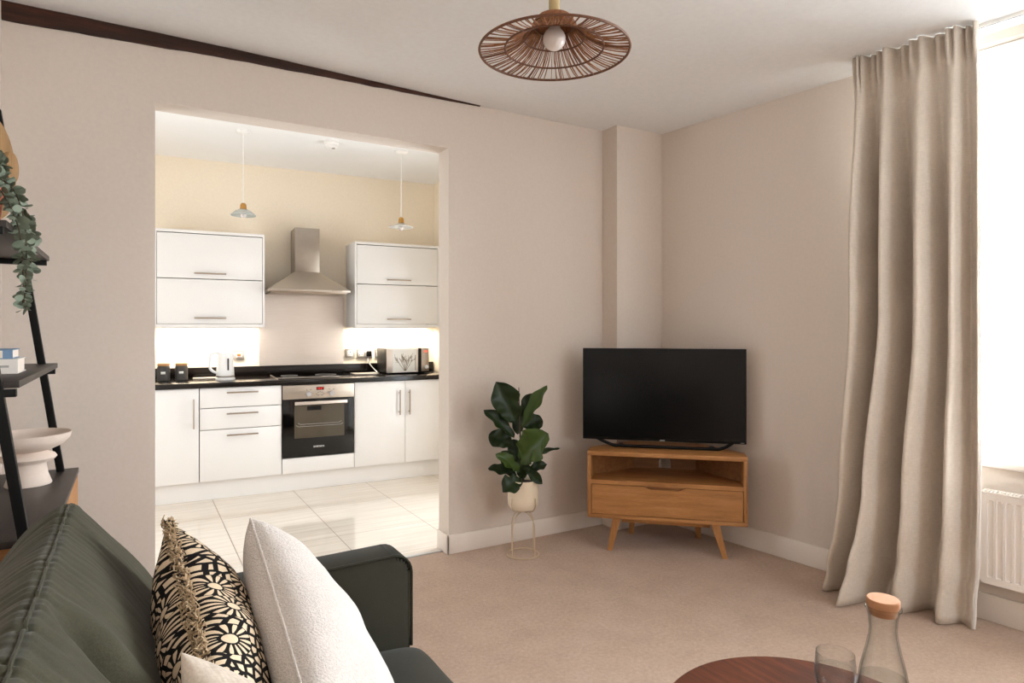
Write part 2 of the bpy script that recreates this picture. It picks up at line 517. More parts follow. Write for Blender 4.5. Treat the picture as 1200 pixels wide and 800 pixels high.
bm = bmesh.new(); box(bm, -1.6, 3.4, YK, 6.7, KZ, KZ + .1); struct('ceiling_kitchen', bm, M['kceil'], label='white kitchen ceiling')

# skirting
def skirt(bm, x0, x1, y0, y1, h=.112):
    box(bm, x0, x1, y0, y1, 0, h, bev=.004)
bm = bmesh.new(); skirt(bm, OX1 - .014, 2.742, YB - .014, YB); skirt(bm, OX1 - .014, OX1, YB - .014, YK)
struct('baseboard_back', bm, M['trim'], label='white skirting board right of the kitchen opening')
bm = bmesh.new(); skirt(bm, 2.728, 2.742, 3.265, YB); skirt(bm, 2.728, 3.16, 3.265, 3.279)
struct('baseboard_corner', bm, M['trim'], label='white skirting board round the boxed corner')
bm = bmesh.new(); box(bm, -.1, 5.4, -.016, 0, 0, .122, bev=.004)
struct('baseboard_right', bm, M['trim'], RW, 'white skirting board along the window wall')
bm = bmesh.new(); skirt(bm, -.48, -.466, -2.0, YB)
struct('baseboard_left', bm, M['trim'], label='white skirting board behind the sofa')

# exposed timber at the top of the partition
bm = bmesh.new()
rows = []
for i in range(60):
    x = -.48 + (1.80 + .48) * i / 59
    zt = 2.7125 - .0 if x < .4 else None
    zc = [c for c in cx]
    for (xa, za), (xb, zb) in zip(cx, cx[1:]):
        if xa <= x <= xb: zt = za + (zb - za) * (x - xa) / (xb - xa)
    f = max(0.0, (1.80 - x) / 2.28)
    th = (.078 * f ** 1.05) * (1 + .06 * noise.noise((x * 5, 0, 3))) + .003 + .004 * noise.noise((x * 11, 2, 0)) * min(1, f * 4)
    pr = .014 + .004 * noise.noise((x * 7, 5, 0))
    zb_ = zt - th
    rows.append([(x, YB + .004, zt + .002), (x, YB - pr, zt + .002), (x, YB - pr - .003, zb_ + th * .35), (x, YB - pr + .002, zb_), (x, YB + .004, zb_ - .001)])
vs = grid(bm, rows, closed=True)
bm.faces.new(vs[0]); bm.faces.new(vs[-1][::-1])
struct('trim_1', bm, M['beam'], label='dark old timber along the top of the wall')

# ------------------------------------------------------------------ windows
def window(name, x0, x1, z0, z1, y, frame, label, mull, rot90=False):
    def bx(a, b, ya, yb, za, zb):
        return (ya, yb, a, b, za, zb) if rot90 else (a, b, ya, yb, za, zb)
    w = .055
    bm = bmesh.new()
    for b in (bx(x0, x0 + w, y, y + .06, z0, z1), bx(x1 - w, x1, y, y + .06, z0, z1), bx(x0 + w, x1 - w, y, y + .06, z0, z0 + w), bx(x0 + w, x1 - w, y, y + .06, z1 - w, z1)):
        box(bm, *b, bev=.004)
    for m_ in mull: box(bm, *bx(m_ - .03, m_ + .03, y, y + .06, z0 + w, z1 - w), bev=.004)
    o = struct(name, bm, M['upvc'], frame, label)
    struct('pane', B(bx(x0 + w, x1 - w, y + .026, y + .032, z0 + w, z1 - w)), M['pane'], parent=o)
    return o
w1 = window('window_1', WX0 + .004, WX1 - .004, WZ0 + .022, WZ1 - .004, .16, RW, 'white framed window behind the slatted blind', [2.33])
bm = bmesh.new(); box(bm, WX0 - .06, WX1 + .06, -.035, .158, .698, .735, bev=.012, seg=3)
struct('window_sill', bm, M['trim'], parent=w1)
w2 = window('window_added_rear', WX2 + .004, WX3 - .004, WZ0 + .004, WZ1 - .004, -2.1, ROOM, 'unseen white framed window added behind the camera for daylight', [2.8])  # unseen, added so light enters the living room from behind
w3 = window('window_added_kitchen_left', KW0 + .004, KW1 - .004, .354, 2.296, KU0 - .08, KIT, 'unseen white framed window added to brighten the kitchen', [-1.22], True)  # out of view, put in to brighten the kitchen from the left

w4 = window('window_added_kitchen_right', KW0 + .004, KW1 - .004, .124, 2.096, KU1 + .02, KIT, 'unseen white framed glazed opening added to brighten the kitchen', [-1.22], True)  # out of view, put in to brighten the kitchen from the right

# venetian blind
bt = Thing('venetian_blind', 'white slatted blind lowered over the window beside the curtain', 'blind', (2.3, .07, .76), RW)
BX0, BX1 = WX0 + .012, WX1 - .012
bt.add('headrail', B((BX0, BX1, .045, .1, WZ1 - .05, WZ1 - .004), bev=.004), M['slat'])
bm = bmesh.new()
k = 0; z = .792
while z < WZ1 - .06:
    a = radians(16); hw = .025
    rows = []
    for s in (-1, -.5, 0, .5, 1):
        yy = .072 + s * hw * cos(a); zz = z + s * hw * sin(a) + .003 * (1 - s * s)
        rows.append([(BX0, yy, zz), (BX1, yy, zz)])
    grid(bm, rows)
    z += .0405; k += 1
bt.add('slats', bm, M['slat'], solid=.0012)
bm = bmesh.new(); box(bm, BX0, BX1, .052, .094, .752, .772, bev=.004); bt.add('bottom_rail', bm, M['slat'])
for xx in (1.72, 2.35, 2.98):
    bm = bmesh.new()
    for yy in (.046, .098): cyl(bm, (xx, yy, .76), (xx, yy, WZ1 - .03), .0012, 6)
    bt.add('ladder_cord', bm, M['slat'])

# curtain track + curtain
tr = Thing('curtain_track', 'slim white curtain track on the ceiling above the window', 'curtain track', (2.3, -.136, 2.667), RW)
bm = bmesh.new(); box(bm, 1.36, 3.5, -.148, -.124, 2.652, 2.667, bev=.002); tr.add('rail', bm, M['upvc'])
bm = bmesh.new(); box(bm, 1.36, 3.5, -.141, -.131, 2.648, 2.652); tr.add('groove', bm, M['grey_metal'])

top = [(1.380, .19), (1.405, .225), (1.43, .235), (1.475, .185), (1.535, .235), (1.60, .18), (1.68, .23), (1.75, .18), (1.815, .225), (1.86, .17), (1.905, .21)]
mid = [(1.372, .10), (1.390, .25), (1.425, .31), (1.485, .09), (1.545, .30), (1.605, .07), (1.685, .265), (1.758, .09), (1.805, .215), (1.85, .10), (1.897, .175)]
low = [(1.350, .10), (1.345, .25), (1.385, .32), (1.46, .08), (1.49, .345), (1.585, .06), (1.64, .29), (1.74, .09), (1.79, .235), (1.85, .10), (1.895, .165)]
hem = [(1.310, .14), (1.265, .25), (1.285, .29), (1.375, .12), (1.405, .43), (1.50, .14), (1.60, .285), (1.69, .10), (1.765, .24), (1.83, .15), (1.88, .19)]
def lerp(a, b, t): return [tuple(p + (q - p) * t for p, q in zip(x, y)) for x, y in zip(a, b)]
def smooth(t): t = max(0, min(1, t)); return t * t * (3 - 2 * t)
def curtain_rows(inset, rows_n=70, cols=150):
    rows = []
    for r in range(rows_n):
        z = 2.662 + (.006 - 2.662) * (r / (rows_n - 1))
        if z > 1.4: ctl = lerp(top, mid, smooth((2.62 - z) / 1.0) ** .8)
        elif z > .55: ctl = lerp(mid, low, smooth((1.4 - z) / .85))
        else: ctl = lerp(low, hem, ((.55 - z) / .55) ** 1.35)
        sp = catmull(ctl, cols)
        row = []
        g = smooth((z - 2.46) / .12)                           # gathered heading tape
        slack = smooth((.42 - z) / .25) * smooth((z - .0) / .12)
        for c, (x, q) in enumerate(sp):
            u = c / (cols - 1)
            ph = u * 46 + 1.5 * noise.noise((u * 9, 0, 0))
            q += g * .019 * sin(ph * 2) + g * .006 * noise.noise((u * 40, z * 12, 0))
            q += .006 * noise.noise((u * 14, z * 3.0, 4)) * (1 - g)
            q += slack * (.022 * noise.noise((u * 7 + 3, z * 8, 9)) + .012 * sin(z * 30 + u * 16))
            row.append((x, -(q - inset), z))
        rows.append(row)
    return rows
ct = Thing('curtain', 'floor length beige linen curtain gathered beside the window', 'curtain', (1.63, -.17, 0), RW)
bm = bmesh.new(); grid(bm, curtain_rows(0)); ct.add('drape', bm, M['curtain'], sharp=180, solid=.004)
bm = bmesh.new(); rr = curtain_rows(.012)
grid(bm, [r_[6:] for r_ in rr[3:]]); ct.add('lining', bm, M['lining'], 'white lining', sharp=180, solid=.002)
bm = bmesh.new(); tube(bm, [(r_[-1][0] + .004, r_[-1][1] + .006, r_[-1][2]) for r_ in rr[4:]], .0045, 6); ct.add('edge_fold', bm, M['lining'], 'white folded edge')

# radiator
rd = Thing('radiator', 'white ribbed panel radiator below the window', 'radiator', (2.5, -.06, .2), RW)
RX0, RX1, RZ0, RZ1 = 1.886, 3.1, .196, .598
bm = bmesh.new()
n = int((RX1 - RX0 - .04) / .033)
def panel(ysgn, yb):
    rows = []
    zs = [RZ0, RZ0 + .012, RZ0 + .03, RZ0 + .045, RZ1 - .045, RZ1 - .03, RZ1 - .012, RZ1]
    for zi, z in enumerate(zs):
        dep = (0, 0, 0, 1, 1, 0, 0, 0)[zi]
        row = [(RX0, yb, z), (RX0 + .02, yb, z)]
        for i in range(n):
            x = RX0 + .02 + i * .033
            for dx, d in ((.004, 0), (.010, 1), (.022, 1), (.028, 0)):
                row.append((x + dx, yb - ysgn * .011 * d * dep, z))
        row += [(RX1 - .01, yb, z), (RX1, yb, z)]
        rows.append(row)
    grid(bm, rows)
panel(-1, -.098)
box(bm, RX0, RX1, -.094, -.086, RZ0, RZ1); box(bm, RX0, RX1, -.045, -.035, RZ0, RZ1)
rd.add('panel', bm, M['rad'], sharp=20)
bm = bmesh.new(); box(bm, RX0 - .004, RX1 + .004, -.1, -.094, RZ1 - .002, RZ1 + .006, bev=.002); box(bm, RX0 - .004, RX1 + .004, -.04, -.034, RZ1 - .002, RZ1 + .006, bev=.002)
x = RX0
while x < RX1:
    box(bm, x, x + .006, -.094, -.04, RZ1 - .004, RZ1 + .003); x += .014
rd.add('top_grille', bm, M['rad'])
bm = bmesh.new(); box(bm, RX0 - .004, RX0, -.1, -.034, RZ0 + .01, RZ1 + .004, bev=.0015); rd.add('side_panel', bm, M['rad'])
for xx in (RX0 + .2, RX1 - .2):
    bm = bmesh.new(); box(bm, xx, xx + .03, -.034, -.001, RZ0 + .05, RZ1 - .05); rd.add('wall_bracket', bm, M['rad'])

# ================================================================== KITCHEN
def bar_handle(th, door, a, b, y, vert=False, r=.006, proud=.032):
    bm = bmesh.new()
    tube(bm, [a, b], r, 10)
    a, b = Vector(a), Vector(b); d = (b - a)
    for t in (.12, .88):
        p = a + d * t; cyl(bm, p, (p.x, y, p.z), .0045, 8)
    return th.add('handle', bm, M['handle'], 'brushed steel bar handle', to=door)

def cab_door(th, name, u0, u1, z0, z1, y=0., t=.019, mat='cab'):
    g = .0016
    bm = bmesh.new(); box(bm, u0 + g, u1 - g, y, y + t, z0 + g, z1 - g, bev=.0015)
    return th.add(name, bm, M[mat])
def carcass(u0, u1, z0, z1, y0, y1, t=.018):
    bm = bmesh.new()
    box(bm, u0, u0 + t, y0, y1, z0, z1); box(bm, u1 - t, u1, y0, y1, z0, z1)
    box(bm, u0 + t, u1 - t, y0, y1, z0, z0 + t); box(bm, u0 + t, u1 - t, y0, y1, z1 - t, z1)
    box(bm, u0 + t, u1 - t, y1 - .01, y1, z0 + t, z1 - t)
    return bm
BZ0, BZ1, BY = .15, .868, .56
t = Thing('base_cabinet', 'white base cabinet with one door left of the drawers', 'cabinet', (-1.12, .28, 0), KIT)
t.add('carcass', carcass(-1.42, -.8215, BZ0, BZ1, .0205, BY), M['cab'])
d = cab_door(t, 'door', -1.42, -.8215, BZ0, BZ1)
bar_handle(t, d, (-.858, -.032, .565), (-.858, -.032, .79), 0)
t = Thing('drawer_cabinet', 'white base cabinet of three drawers left of the oven', 'cabinet', (-.52, .28, 0), KIT)
t.add('carcass', carcass(-.818, -.2235, BZ0, BZ1, .0205, BY), M['cab'])
for z0, z1, hz in ((.713, BZ1, .829), (.546, .711, .666), (BZ0, .544, .50)):
    d = cab_door(t, 'drawer', -.818, -.2235, z0, z1)
    bar_handle(t, d, (-.63, -.032, hz), (-.402, -.032, hz), 0)
t = Thing('oven_housing', 'white cabinet housing under and around the oven', 'cabinet', (.07, .28, 0), KIT)
t.add('carcass', B((-.2215, -.2205, .02, BY, BZ0, BZ1), (.3565, .3575, .02, BY, BZ0, BZ1), (-.2205, .3565, .02, BY, BZ0, .168), (-.2205, .3565, BY - .01, BY, .168, BZ1)), M['cab'])
cab_door(t, 'filler_panel', -.2215, .3575, BZ0, .274)
t = Thing('double_cabinet', 'white base cabinet with two doors right of the oven', 'cabinet', (.8, .28, 0), KIT)
t.add('carcass', carcass(.3595, 1.255, BZ0, BZ1, .0205, BY), M['cab'])
d = cab_door(t, 'door', .3595, .8055, BZ0, BZ1); bar_handle(t, d, (.750, -.032, .572), (.750, -.032, .79), 0)
d = cab_door(t, 'door', .8055, 1.255, BZ0, BZ1); bar_handle(t, d, (.838, -.032, .572), (.838, -.032, .79), 0)
single('plinth', 'long white kick board under the kitchen base cabinets', 'plinth', B((-1.42, 1.26, .045, .063, .001, .149)), M['cab'], (0, .05, 0), KIT)

t = Thing('worktop', 'long polished black granite kitchen worktop', 'worktop', (0, .28, .87), KIT)
bm = bmesh.new(); box(bm, -1.42, 1.27, -.022, .56, .870, .910, bev=.004); t.add('slab', bm, M['granite'])
bm = bmesh.new(); box(bm, -1.42, 1.27, .555, .579, .910, .996, bev=.002); t.add('upstand', bm, M['granite'])

# oven
t = Thing('oven', 'built-in black and steel oven between the drawers and double cabinet', 'oven', (.07, .2, .278), KIT)
t.add('body', B((-.2, .337, .02, .5, .285, .862)), M['black_metal'])
bm = bmesh.new(); box(bm, -.218, .354, -.012, .02, .750, .864, bev=.003); cp = t.add('control_panel', bm, M['steel'], 'brushed steel control panel')
for ku in (-.017, .168):
    bm = bmesh.new(); cyl(bm, (ku, -.012, .789), (ku, -.034, .789), .021, 24, .018); box(bm, ku - .002, ku + .002, -.036, -.033, .789, .806)
    t.add('knob', bm, M['grey_metal'], to=cp)
bm = bmesh.new(); box(bm, .045, .105, -.0135, -.012, .819, .845); dp = t.add('display', bm, M['display_back'], 'dark red clock display', to=cp)
def flat_text(body, size, mat, name, th, frame_m, to=None, label=None, ext=.0006):
    c = bpy.data.curves.new(name, 'FONT'); c.body = body; c.size = size; c.extrude = ext; c.align_x = 'CENTER'; c.align_y = 'CENTER'
    o = bpy.data.objects.new(name + '_tmp', c); COL.objects.link(o)
    dg = bpy.context.evaluated_depsgraph_get()
    me = bpy.data.meshes.new_from_object(o.evaluated_get(dg))
    bpy.data.objects.remove(o)
    b = bmesh.new(); b.from_mesh(me); bpy.data.meshes.remove(me)
    b.transform(frame_m)
    return th.add(name, b, mat, label, to=to)
STAND = Matrix.Rotation(radians(90), 4, 'X')
flat_text('12:37', .021, M['red_led'], 'clock_digits', t, Matrix.Translation((.075, -.0145, .832)) @ STAND, to=cp)
for i, (bu, bz) in enumerate(((.047, .787), (.060, .800), (.075, .804), (.090, .800), (.103, .787), (.060, .776), (.09, .776), (-.03, .822), (-.0, .822), (.15, .822), (.185, .822))):
    bm = bmesh.new(); box(bm, bu - .003, bu + .003, -.0128, -.0115, bz - .003, bz + .003); t.add('button', bm, M['black_plastic'], to=cp)
bm = bmesh.new(); box(bm, -.218, .354, -.012, .02, .280, .748, bev=.003); dr = t.add('door', bm, M['black_gloss'], 'black glass oven door')
bm = bmesh.new(); box(bm, -.128, .272, -.0128, -.0112, .432, .698); t.add('door_window', bm, M['oven_glass'], 'smoked glass window', to=dr)
bm = bmesh.new()
for zz, a0, a1 in ((.538, -.115, .262), (.556, -.10, .25)):
    tube(bm, [(a0, -.0135, zz + .0), (a0 + .02, -.0135, zz - .012), (a1 - .02, -.0135, zz - .012), (a1, -.0135, zz)], .0012, 6)
t.add('rack', bm, M['grey_metal'], to=dr)
bm = bmesh.new(); box(bm, -.03, .085, -.0134, -.0126, .655, .69); t.add('oven_lamp', bm, M['black_plastic'], to=dr)
bm = bmesh.new(); box(bm, -.130, .290, -.056, -.044, .706, .732, bev=.004); box(bm, -.12, -.10, -.046, -.011, .71, .728); box(bm, .26, .28, -.046, -.011, .71, .728)
t.add('handle', bm, M['splash'], 'pale steel bar handle', to=dr)
flat_text('BOSCH', .020, M['label'], 'lettering', t, Matrix.Translation((.076, -.0128, .356)) @ STAND, to=dr, label='white maker lettering')
bm = bmesh.new(); tube(bm, [(.030 + .0065 * cos(i * pi / 8), -.0126, .356 + .0065 * sin(i * pi / 8)) for i in range(16)], .0011, 6, True)
box(bm, .0265, .0335, -.0132, -.0122, .3553, .3567); t.add('emblem', bm, M['label'], to=dr)

# hob
t = Thing('hob', 'flat black glass hob set in the worktop above the oven', 'hob', (.05, .28, .91), KIT)
bm = bmesh.new(); box(bm, -.245, .345, .045, .53, .9102, .916, bev=.002); t.add('glass_top', bm, M['black_gloss'])
bm = bmesh.new(); box(bm, -.252, -.245, .045, .53, .9102, .9175); t.add('edge_trim', bm, M['steel'], 'thin steel edge strip')
for (a, b_, r_) in ((-.11, .17, .085), (-.11, .4, .07), (.2, .17, .07), (.2, .4, .09)):
    bm = bmesh.new(); ring(bm, (a, b_, .9163), r_, .0006, 48, 4); t.add('cooking_zone', bm, M['grey_metal'])

# splashback
single('splashback', 'brushed steel splashback panel between hob and extractor hood', 'splashback', B((-.338, .392, .570, .579, .998, 1.628)), M['splash'], (.03, .575, 1.0), KIT)

# extractor hood
t = Thing('extractor_hood', 'stainless steel chimney extractor hood above the hob', 'extractor hood', (.03, .34, 1.62), KIT)
bm = bmesh.new()
F0 = (-.308, .352, .13, .578); T0 = (-.075, .135, .325, .578)
b0 = [bm.verts.new(p) for p in ((F0[0], F0[2], 1.652), (F0[1], F0[2], 1.652), (F0[1], F0[3], 1.652), (F0[0], F0[3], 1.652))]
b1 = [bm.verts.new(p) for p in ((T0[0], T0[2], 1.812), (T0[1], T0[2], 1.812), (T0[1], T0[3], 1.812), (T0[0], T0[3], 1.812))]
bm.faces.new(b0[::-1]); bm.faces.new(b1)
for i in range(4): bm.faces.new((b0[i], b0[(i + 1) % 4], b1[(i + 1) % 4], b1[i]))
t.add('canopy', bm, M['steel'])
bm = bmesh.new(); box(bm, F0[0] - .004, F0[1] + .004, F0[2] - .004, F0[3], 1.634, 1.654, bev=.003); t.add('rim', bm, M['steel'])
bm = bmesh.new(); box(bm, F0[0] + .02, F0[1] - .02, F0[2] + .02, F0[3] - .02, 1.622, 1.635, bev=.002); t.add('filter', bm, M['handle'])
bm = bmesh.new(); box(bm, -.073, .133, .327, .578, 1.812, 2.195, bev=.002); t.add('chimney', bm, M['steel_v'])
for i in range(5):
    bm = bmesh.new(); cyl(bm, (.205 + i * .018, F0[2] - .003, 1.644), (.205 + i * .018, F0[2] - .009, 1.644), .005, 12); t.add('button', bm, M['handle'])

# wall cabinets
def wall_cab(u0, u1, z0, z1, label, hu, base):
    y0, y1 = .23, .578
    t = Thing('wall_cabinet', label, 'cabinet', base, KIT, group='white wall cabinets')
    tt = .026; ts = .016
    bm = bmesh.new()
    box(bm, u0, u0 + ts, y0, y1, z0, z1, bev=.0015); box(bm, u1 - ts, u1, y0, y1, z0, z1, bev=.0015)
    box(bm, u0 + ts, u1 - ts, y0, y1, z0, z0 + tt); box(bm, u0 + ts, u1 - ts, y0, y1, z1 - tt + .004, z1)
    box(bm, u0 + ts, u1 - ts, y1 - .01, y1, z0 + tt, z1 - tt)
    t.add('carcass', bm, M['cab'])
    zm = z0 + (1.719 - 1.334)
    for a, b_, hz in ((zm, z1 - tt + .001, 1.762), (z0 + tt, zm, 1.408)):
        g = .003
        bm = bmesh.new(); box(bm, u0 + ts + g, u1 - ts - g, y0 + .001, y0 + .02, a + g, b_ - g, bev=.0015)
        d = t.add('lift_up_door', bm, M['cab'])
        bm = bmesh.new(); box(bm, hu[0], hu[1], y0 - .024, y0 - .018, hz - .006, hz + .006, bev=.002)
        for x in (hu[0] + .02, hu[1] - .02): cyl(bm, (x, y0 - .02, hz), (x, y0 + .002, hz), .004, 8)
        t.add('handle', bm, M['handle'], 'brushed steel bar handle', to=d)
wall_cab(-1.130, -.328, 1.334, 2.102, 'white wall cabinet left of the extractor hood', (-.852, -.62), (-.73, .4, 1.334))
wall_cab(.418, 1.212, 1.334, 2.094, 'white wall cabinet right of the extractor hood', (.703, .928), (.815, .4, 1.334))

# under cabinet lights (lamps of the place)
def under_light(u0, u1, label):
    t = Thing('under_cabinet_light', label, 'light', ((u0 + u1) / 2, .48, 1.31), KIT, group='lights under the wall cabinets')
    t.add('housing', B((u0, u1, .46, .52, 1.322, 1.334)), M['white_plastic'])
    t.add('diffuser', B((u0 + .01, u1 - .01, .465, .515, 1.318, 1.322)), M['led'])
    L = bpy.data.lights.new('under_cabinet_glow', 'AREA'); L.shape = 'RECTANGLE'; L.size = u1 - u0 - .02; L.size_y = .05
    L.energy = LED_W; L.color = (1, .90, .75)
    o = bpy.data.objects.new('under_cabinet_glow', L); COL.objects.link(o)
    o.location = KIT.w((u0 + u1) / 2, .49, 1.314); o.rotation_euler = (radians(18), 0, KIT.r)
LED_W = 9.5
under_light(-1.08, -.38, 'slim under-cabinet light above the kettle')
under_light(.47, 1.17, 'slim under-cabinet light above the microwave')

# sockets
def plate(name, label, u0, u1, z0, z1, cat):
    t = Thing(name, label, cat, ((u0 + u1) / 2, .578, z0), KIT, group='steel wall sockets' if name == 'wall_socket' else None)
    bm = bmesh.new(); box(bm, u0, u1, .570, .580, z0, z1, bev=.002); t.add('plate', bm, M['steel'])
    return t
def pins(t, uc, zc):
    bm = bmesh.new()
    box(bm, uc - .024, uc + .024, .568, .571, zc - .026, zc + .026, bev=.002); ins = t.add('insert', bm, M['white_plastic'])
    bm = bmesh.new()
    box(bm, uc - .004, uc + .004, .5665, .5685, zc + .005, zc + .017); box(bm, uc - .016, uc - .008, .5665, .5685, zc - .014, zc - .007); box(bm, uc + .008, uc + .016, .5665, .5685, zc - .014, zc - .007)
    t.add('pin_holes', bm, M['black_plastic'], to=ins)
t = plate('cooker_switch', 'steel cooker switch with orange rocker behind the kettle', -.545, -.458, 1.052, 1.138, 'switch')
bm = bmesh.new(); box(bm, -.525, -.478, .567, .571, 1.075, 1.12, bev=.002); t.add('insert', bm, M['white_plastic'])
bm = bmesh.new(); box(bm, -.517, -.486, .561, .568, 1.086, 1.108, bev=.003); t.add('rocker', bm, M['orange'], 'orange rocker')
t = plate('wall_socket', 'single steel wall socket beside the splashback', .412, .498, 1.050, 1.136, 'socket'); pins(t, .455, 1.093)
t = plate('wall_socket', 'double steel wall socket with black plug in it', .518, .662, 1.045, 1.131, 'socket'); pins(t, .555, 1.088); pins(t, .625, 1.088)
t = plate('wall_socket', 'double steel wall socket partly behind the microwave', .690, .834, 1.045, 1.131, 'socket'); pins(t, .728, 1.088); pins(t, .8, 1.088)
t = Thing('power_plug', 'black plug with pale cable in the double socket', 'plug', (.62, .55, 1.06), KIT)
bm = bmesh.new(); box(bm, .603, .65, .535, .566, 1.062, 1.112, bev=.006); t.add('plug_body', bm, M['black_plastic'])
bm = bmesh.new(); tube(bm, catmull([(.622, .55, 1.064), (.612, .53, 1.02), (.635, .50, .975), (.66, .47, .94), (.675, .44, .918), (.68, .40, .914)], 30), .004, 8); t.add('cable', bm, M['grey_metal'], 'pale cable')

# kettle
t = Thing('kettle', 'white cordless kettle on the worktop left of the hob', 'kettle', (-.627, .225, .91), KIT)
kx, ky = -.627, .225
bm = bmesh.new(); lathe(bm, [(0, .9105), (.072, .9105), (.074, .916), (.072, .928), (.066, .932), (0, .932)], kx, ky, 32); t.add('power_base', bm, M['white_plastic'])
bm = bmesh.new(); lathe(bm, [(0, .934), (.066, .934), (.0675, .94), (.0665, .97), (.063, 1.03), (.058, 1.09), (.054, 1.118), (.053, 1.122), (0, 1.122)], kx, ky, 40)
bd = t.add('body', bm, M['white_plastic'])
bm = bmesh.new(); lathe(bm, [(.0685, .936), (.0695, .938), (.0695, .946), (.068, .948)], kx, ky, 40); t.add('trim_band', bm, M['steel'], 'steel band', to=bd)
bm = bmesh.new(); lathe(bm, [(.053, 1.122), (.05, 1.13), (.035, 1.137), (.012, 1.139), (.012, 1.146), (0, 1.147)], kx, ky, 32); t.add('lid', bm, M['white_plastic'])
bm = bmesh.new(); prism(bm, [(.045, 1.06), (.082, 1.118), (.078, 1.122), (.045, 1.122)], -.016, .016, axis='Y', bev=.003, mat=Matrix.Translation((kx, ky, 0)) @ Matrix.Rotation(radians(5), 4, 'Z')); t.add('spout', bm, M['white_plastic'])
bm = bmesh.new(); tube(bm, catmull([(kx - .045, ky - .01, 1.124), (kx - .085, ky - .02, 1.128), (kx - .108, ky - .025, 1.112), (kx - .112, ky - .025, 1.06), (kx - .112, ky - .025, 1.01), (kx - .09, ky - .02, .982), (kx - .058, ky - .012, .97)], 30), .011, 10); t.add('handle', bm, M['white_plastic'])
bm = bmesh.new(); box(bm, kx + .012, kx + .024, ky - .068, ky - .0545, .99, 1.085, bev=.004); t.add('water_gauge', bm, M['canister'], 'grey water gauge', to=bd)

# canisters
def canister(u, v, label):
    t = Thing('canister', label, 'canister', (u, v, .91), KIT, group='charcoal canisters by the kettle')
    bm = bmesh.new(); lathe(bm, [(0, .9102), (.042, .9102), (.046, .916), (.046, 1.012), (.043, 1.024), (.040, 1.028), (0, 1.028)], u, v, 32); t.add('jar', bm, M['canister'])
    bm = bmesh.new(); lathe(bm, [(0, 1.029), (.043, 1.029), (.044, 1.032), (.044, 1.045), (.042, 1.048), (0, 1.048)], u, v, 32); t.add('lid', bm, M['bamboo'], 'bamboo lid')
    a0 = radians(-92)
    bm = bmesh.new()
    grid(bm, [[(u + .0468 * cos(a0 + s), v + .0468 * sin(a0 + s), z) for s in (-.35, -.2, 0, .2, .35)] for z in (.965, .985)]); t.add('sticker', bm, M['label'], 'small white label', solid=.0005)
canister(-1.068, .33, 'charcoal canister with bamboo lid, left of the pair')
canister(-.942, .33, 'charcoal canister with bamboo lid, nearest the kettle')
bm = bmesh.new(); box(bm, -.86, -.68, .40, .53, .9102, .9175, bev=.002)
single('tray', 'thin pale tray on the worktop between canisters and kettle', 'tray', bm, M['splash'], (-.8, .45, .91), KIT, group='pale trays on the worktop')
bm = bmesh.new(); box(bm, .44, .66, .33, .50, .9102, .9165, bev=.002)
single('tray', 'thin pale tray on the worktop left of the microwave', 'tray', bm, M['splash'], (.55, .42, .91), KIT, group='pale trays on the worktop')

# microwave
t = Thing('microwave', 'silver microwave with a branch picture door under the right wall cabinet', 'microwave', (.9, .35, .91), KIT)
mu0, mu1, mz0, mz1, my = .697, 1.098, .920, 1.142, .20
bm = bmesh.new(); box(bm, mu0, mu1, my + .014, .53, mz0, mz1, bev=.004); t.add('body', bm, M['black_plastic'])
bm = bmesh.new(); box(bm, mu0, .992, my, my + .014, mz0 + .004, mz1, bev=.002); dr = t.add('door', bm, M['splash'], 'silver framed door')
bm = bmesh.new(); box(bm, .752, .978, my - .0015, my, mz0 + .008, mz1 - .006); t.add('door_picture', bm, M['label'], 'white picture of bare branches', to=dr)
bm = bmesh.new()
random.seed(3)
def twig(x, z, ang, L, w, dep):
    x1, z1 = x + L * sin(ang), z + L * cos(ang)
    xm, zm = (x + x1) / 2 + .2 * L * random.uniform(-.3, .3), (z + z1) / 2
    tube(bm, [(x, my - .0018, z), (xm, my - .0018, zm), (x1, my - .0018, z1)], w, 5, radii=[w, w * .85, w * .6])
    if dep:
        for k in range(3):
            tt = random.uniform(.35, 1)
            twig(x + (x1 - x) * tt, z + (z1 - z) * tt, ang + random.uniform(-.7, .7), L * random.uniform(.4, .6), w * .7, dep - 1)
for a in (-.62, -.4, -.2, 0.02, .2, .38, .55):
    twig(.868 + a * .01, mz0 + .02, a, .105, .0022, 2)
for v_ in bm.verts:
    v_.co.y = max(v_.co.y, my - .0025); v_.co.x = min(max(v_.co.x, .756), .974); v_.co.z = min(v_.co.z, mz1 - .01)
t.add('branch_print', bm, M['twig'], 'brown branches', to=dr)
bm = bmesh.new(); box(bm, .962, .967, my - .003, my - .0012, mz0 + .02, mz1 - .06); t.add('handle_line', bm, M['twig'], to=dr)
bm = bmesh.new(); box(bm, .993, 1.022, my + .002, my + .014, mz0 + .004, mz1, bev=.001); t.add('door_edge', bm, M['black_plastic'])
bm = bmesh.new(); box(bm, 1.023, mu1 - .002, my, my + .014, mz0 + .012, mz1, bev=.002); cp = t.add('control_panel', bm, M['handle'], 'grey control panel')
bm = bmesh.new(); box(bm, 1.045, 1.085, my - .0015, my, mz1 - .038, mz1 - .018); t.add('display', bm, M['red_soft'], 'glowing red display', to=cp)
for r_ in range(3):
    for c_ in range(2):
        bm = bmesh.new(); box(bm, 1.044 + c_ * .022, 1.060 + c_ * .022, my - .0015, my, mz1 - .066 - r_ * .02, mz1 - .056 - r_ * .02); t.add('button', bm, M['grey_ink'], to=cp)
bm = bmesh.new(); cyl(bm, (1.072, my, mz0 + .05), (1.072, my - .014, mz0 + .05), .018, 24, .016); t.add('dial', bm, M['white_plastic'], 'white dial', to=cp)
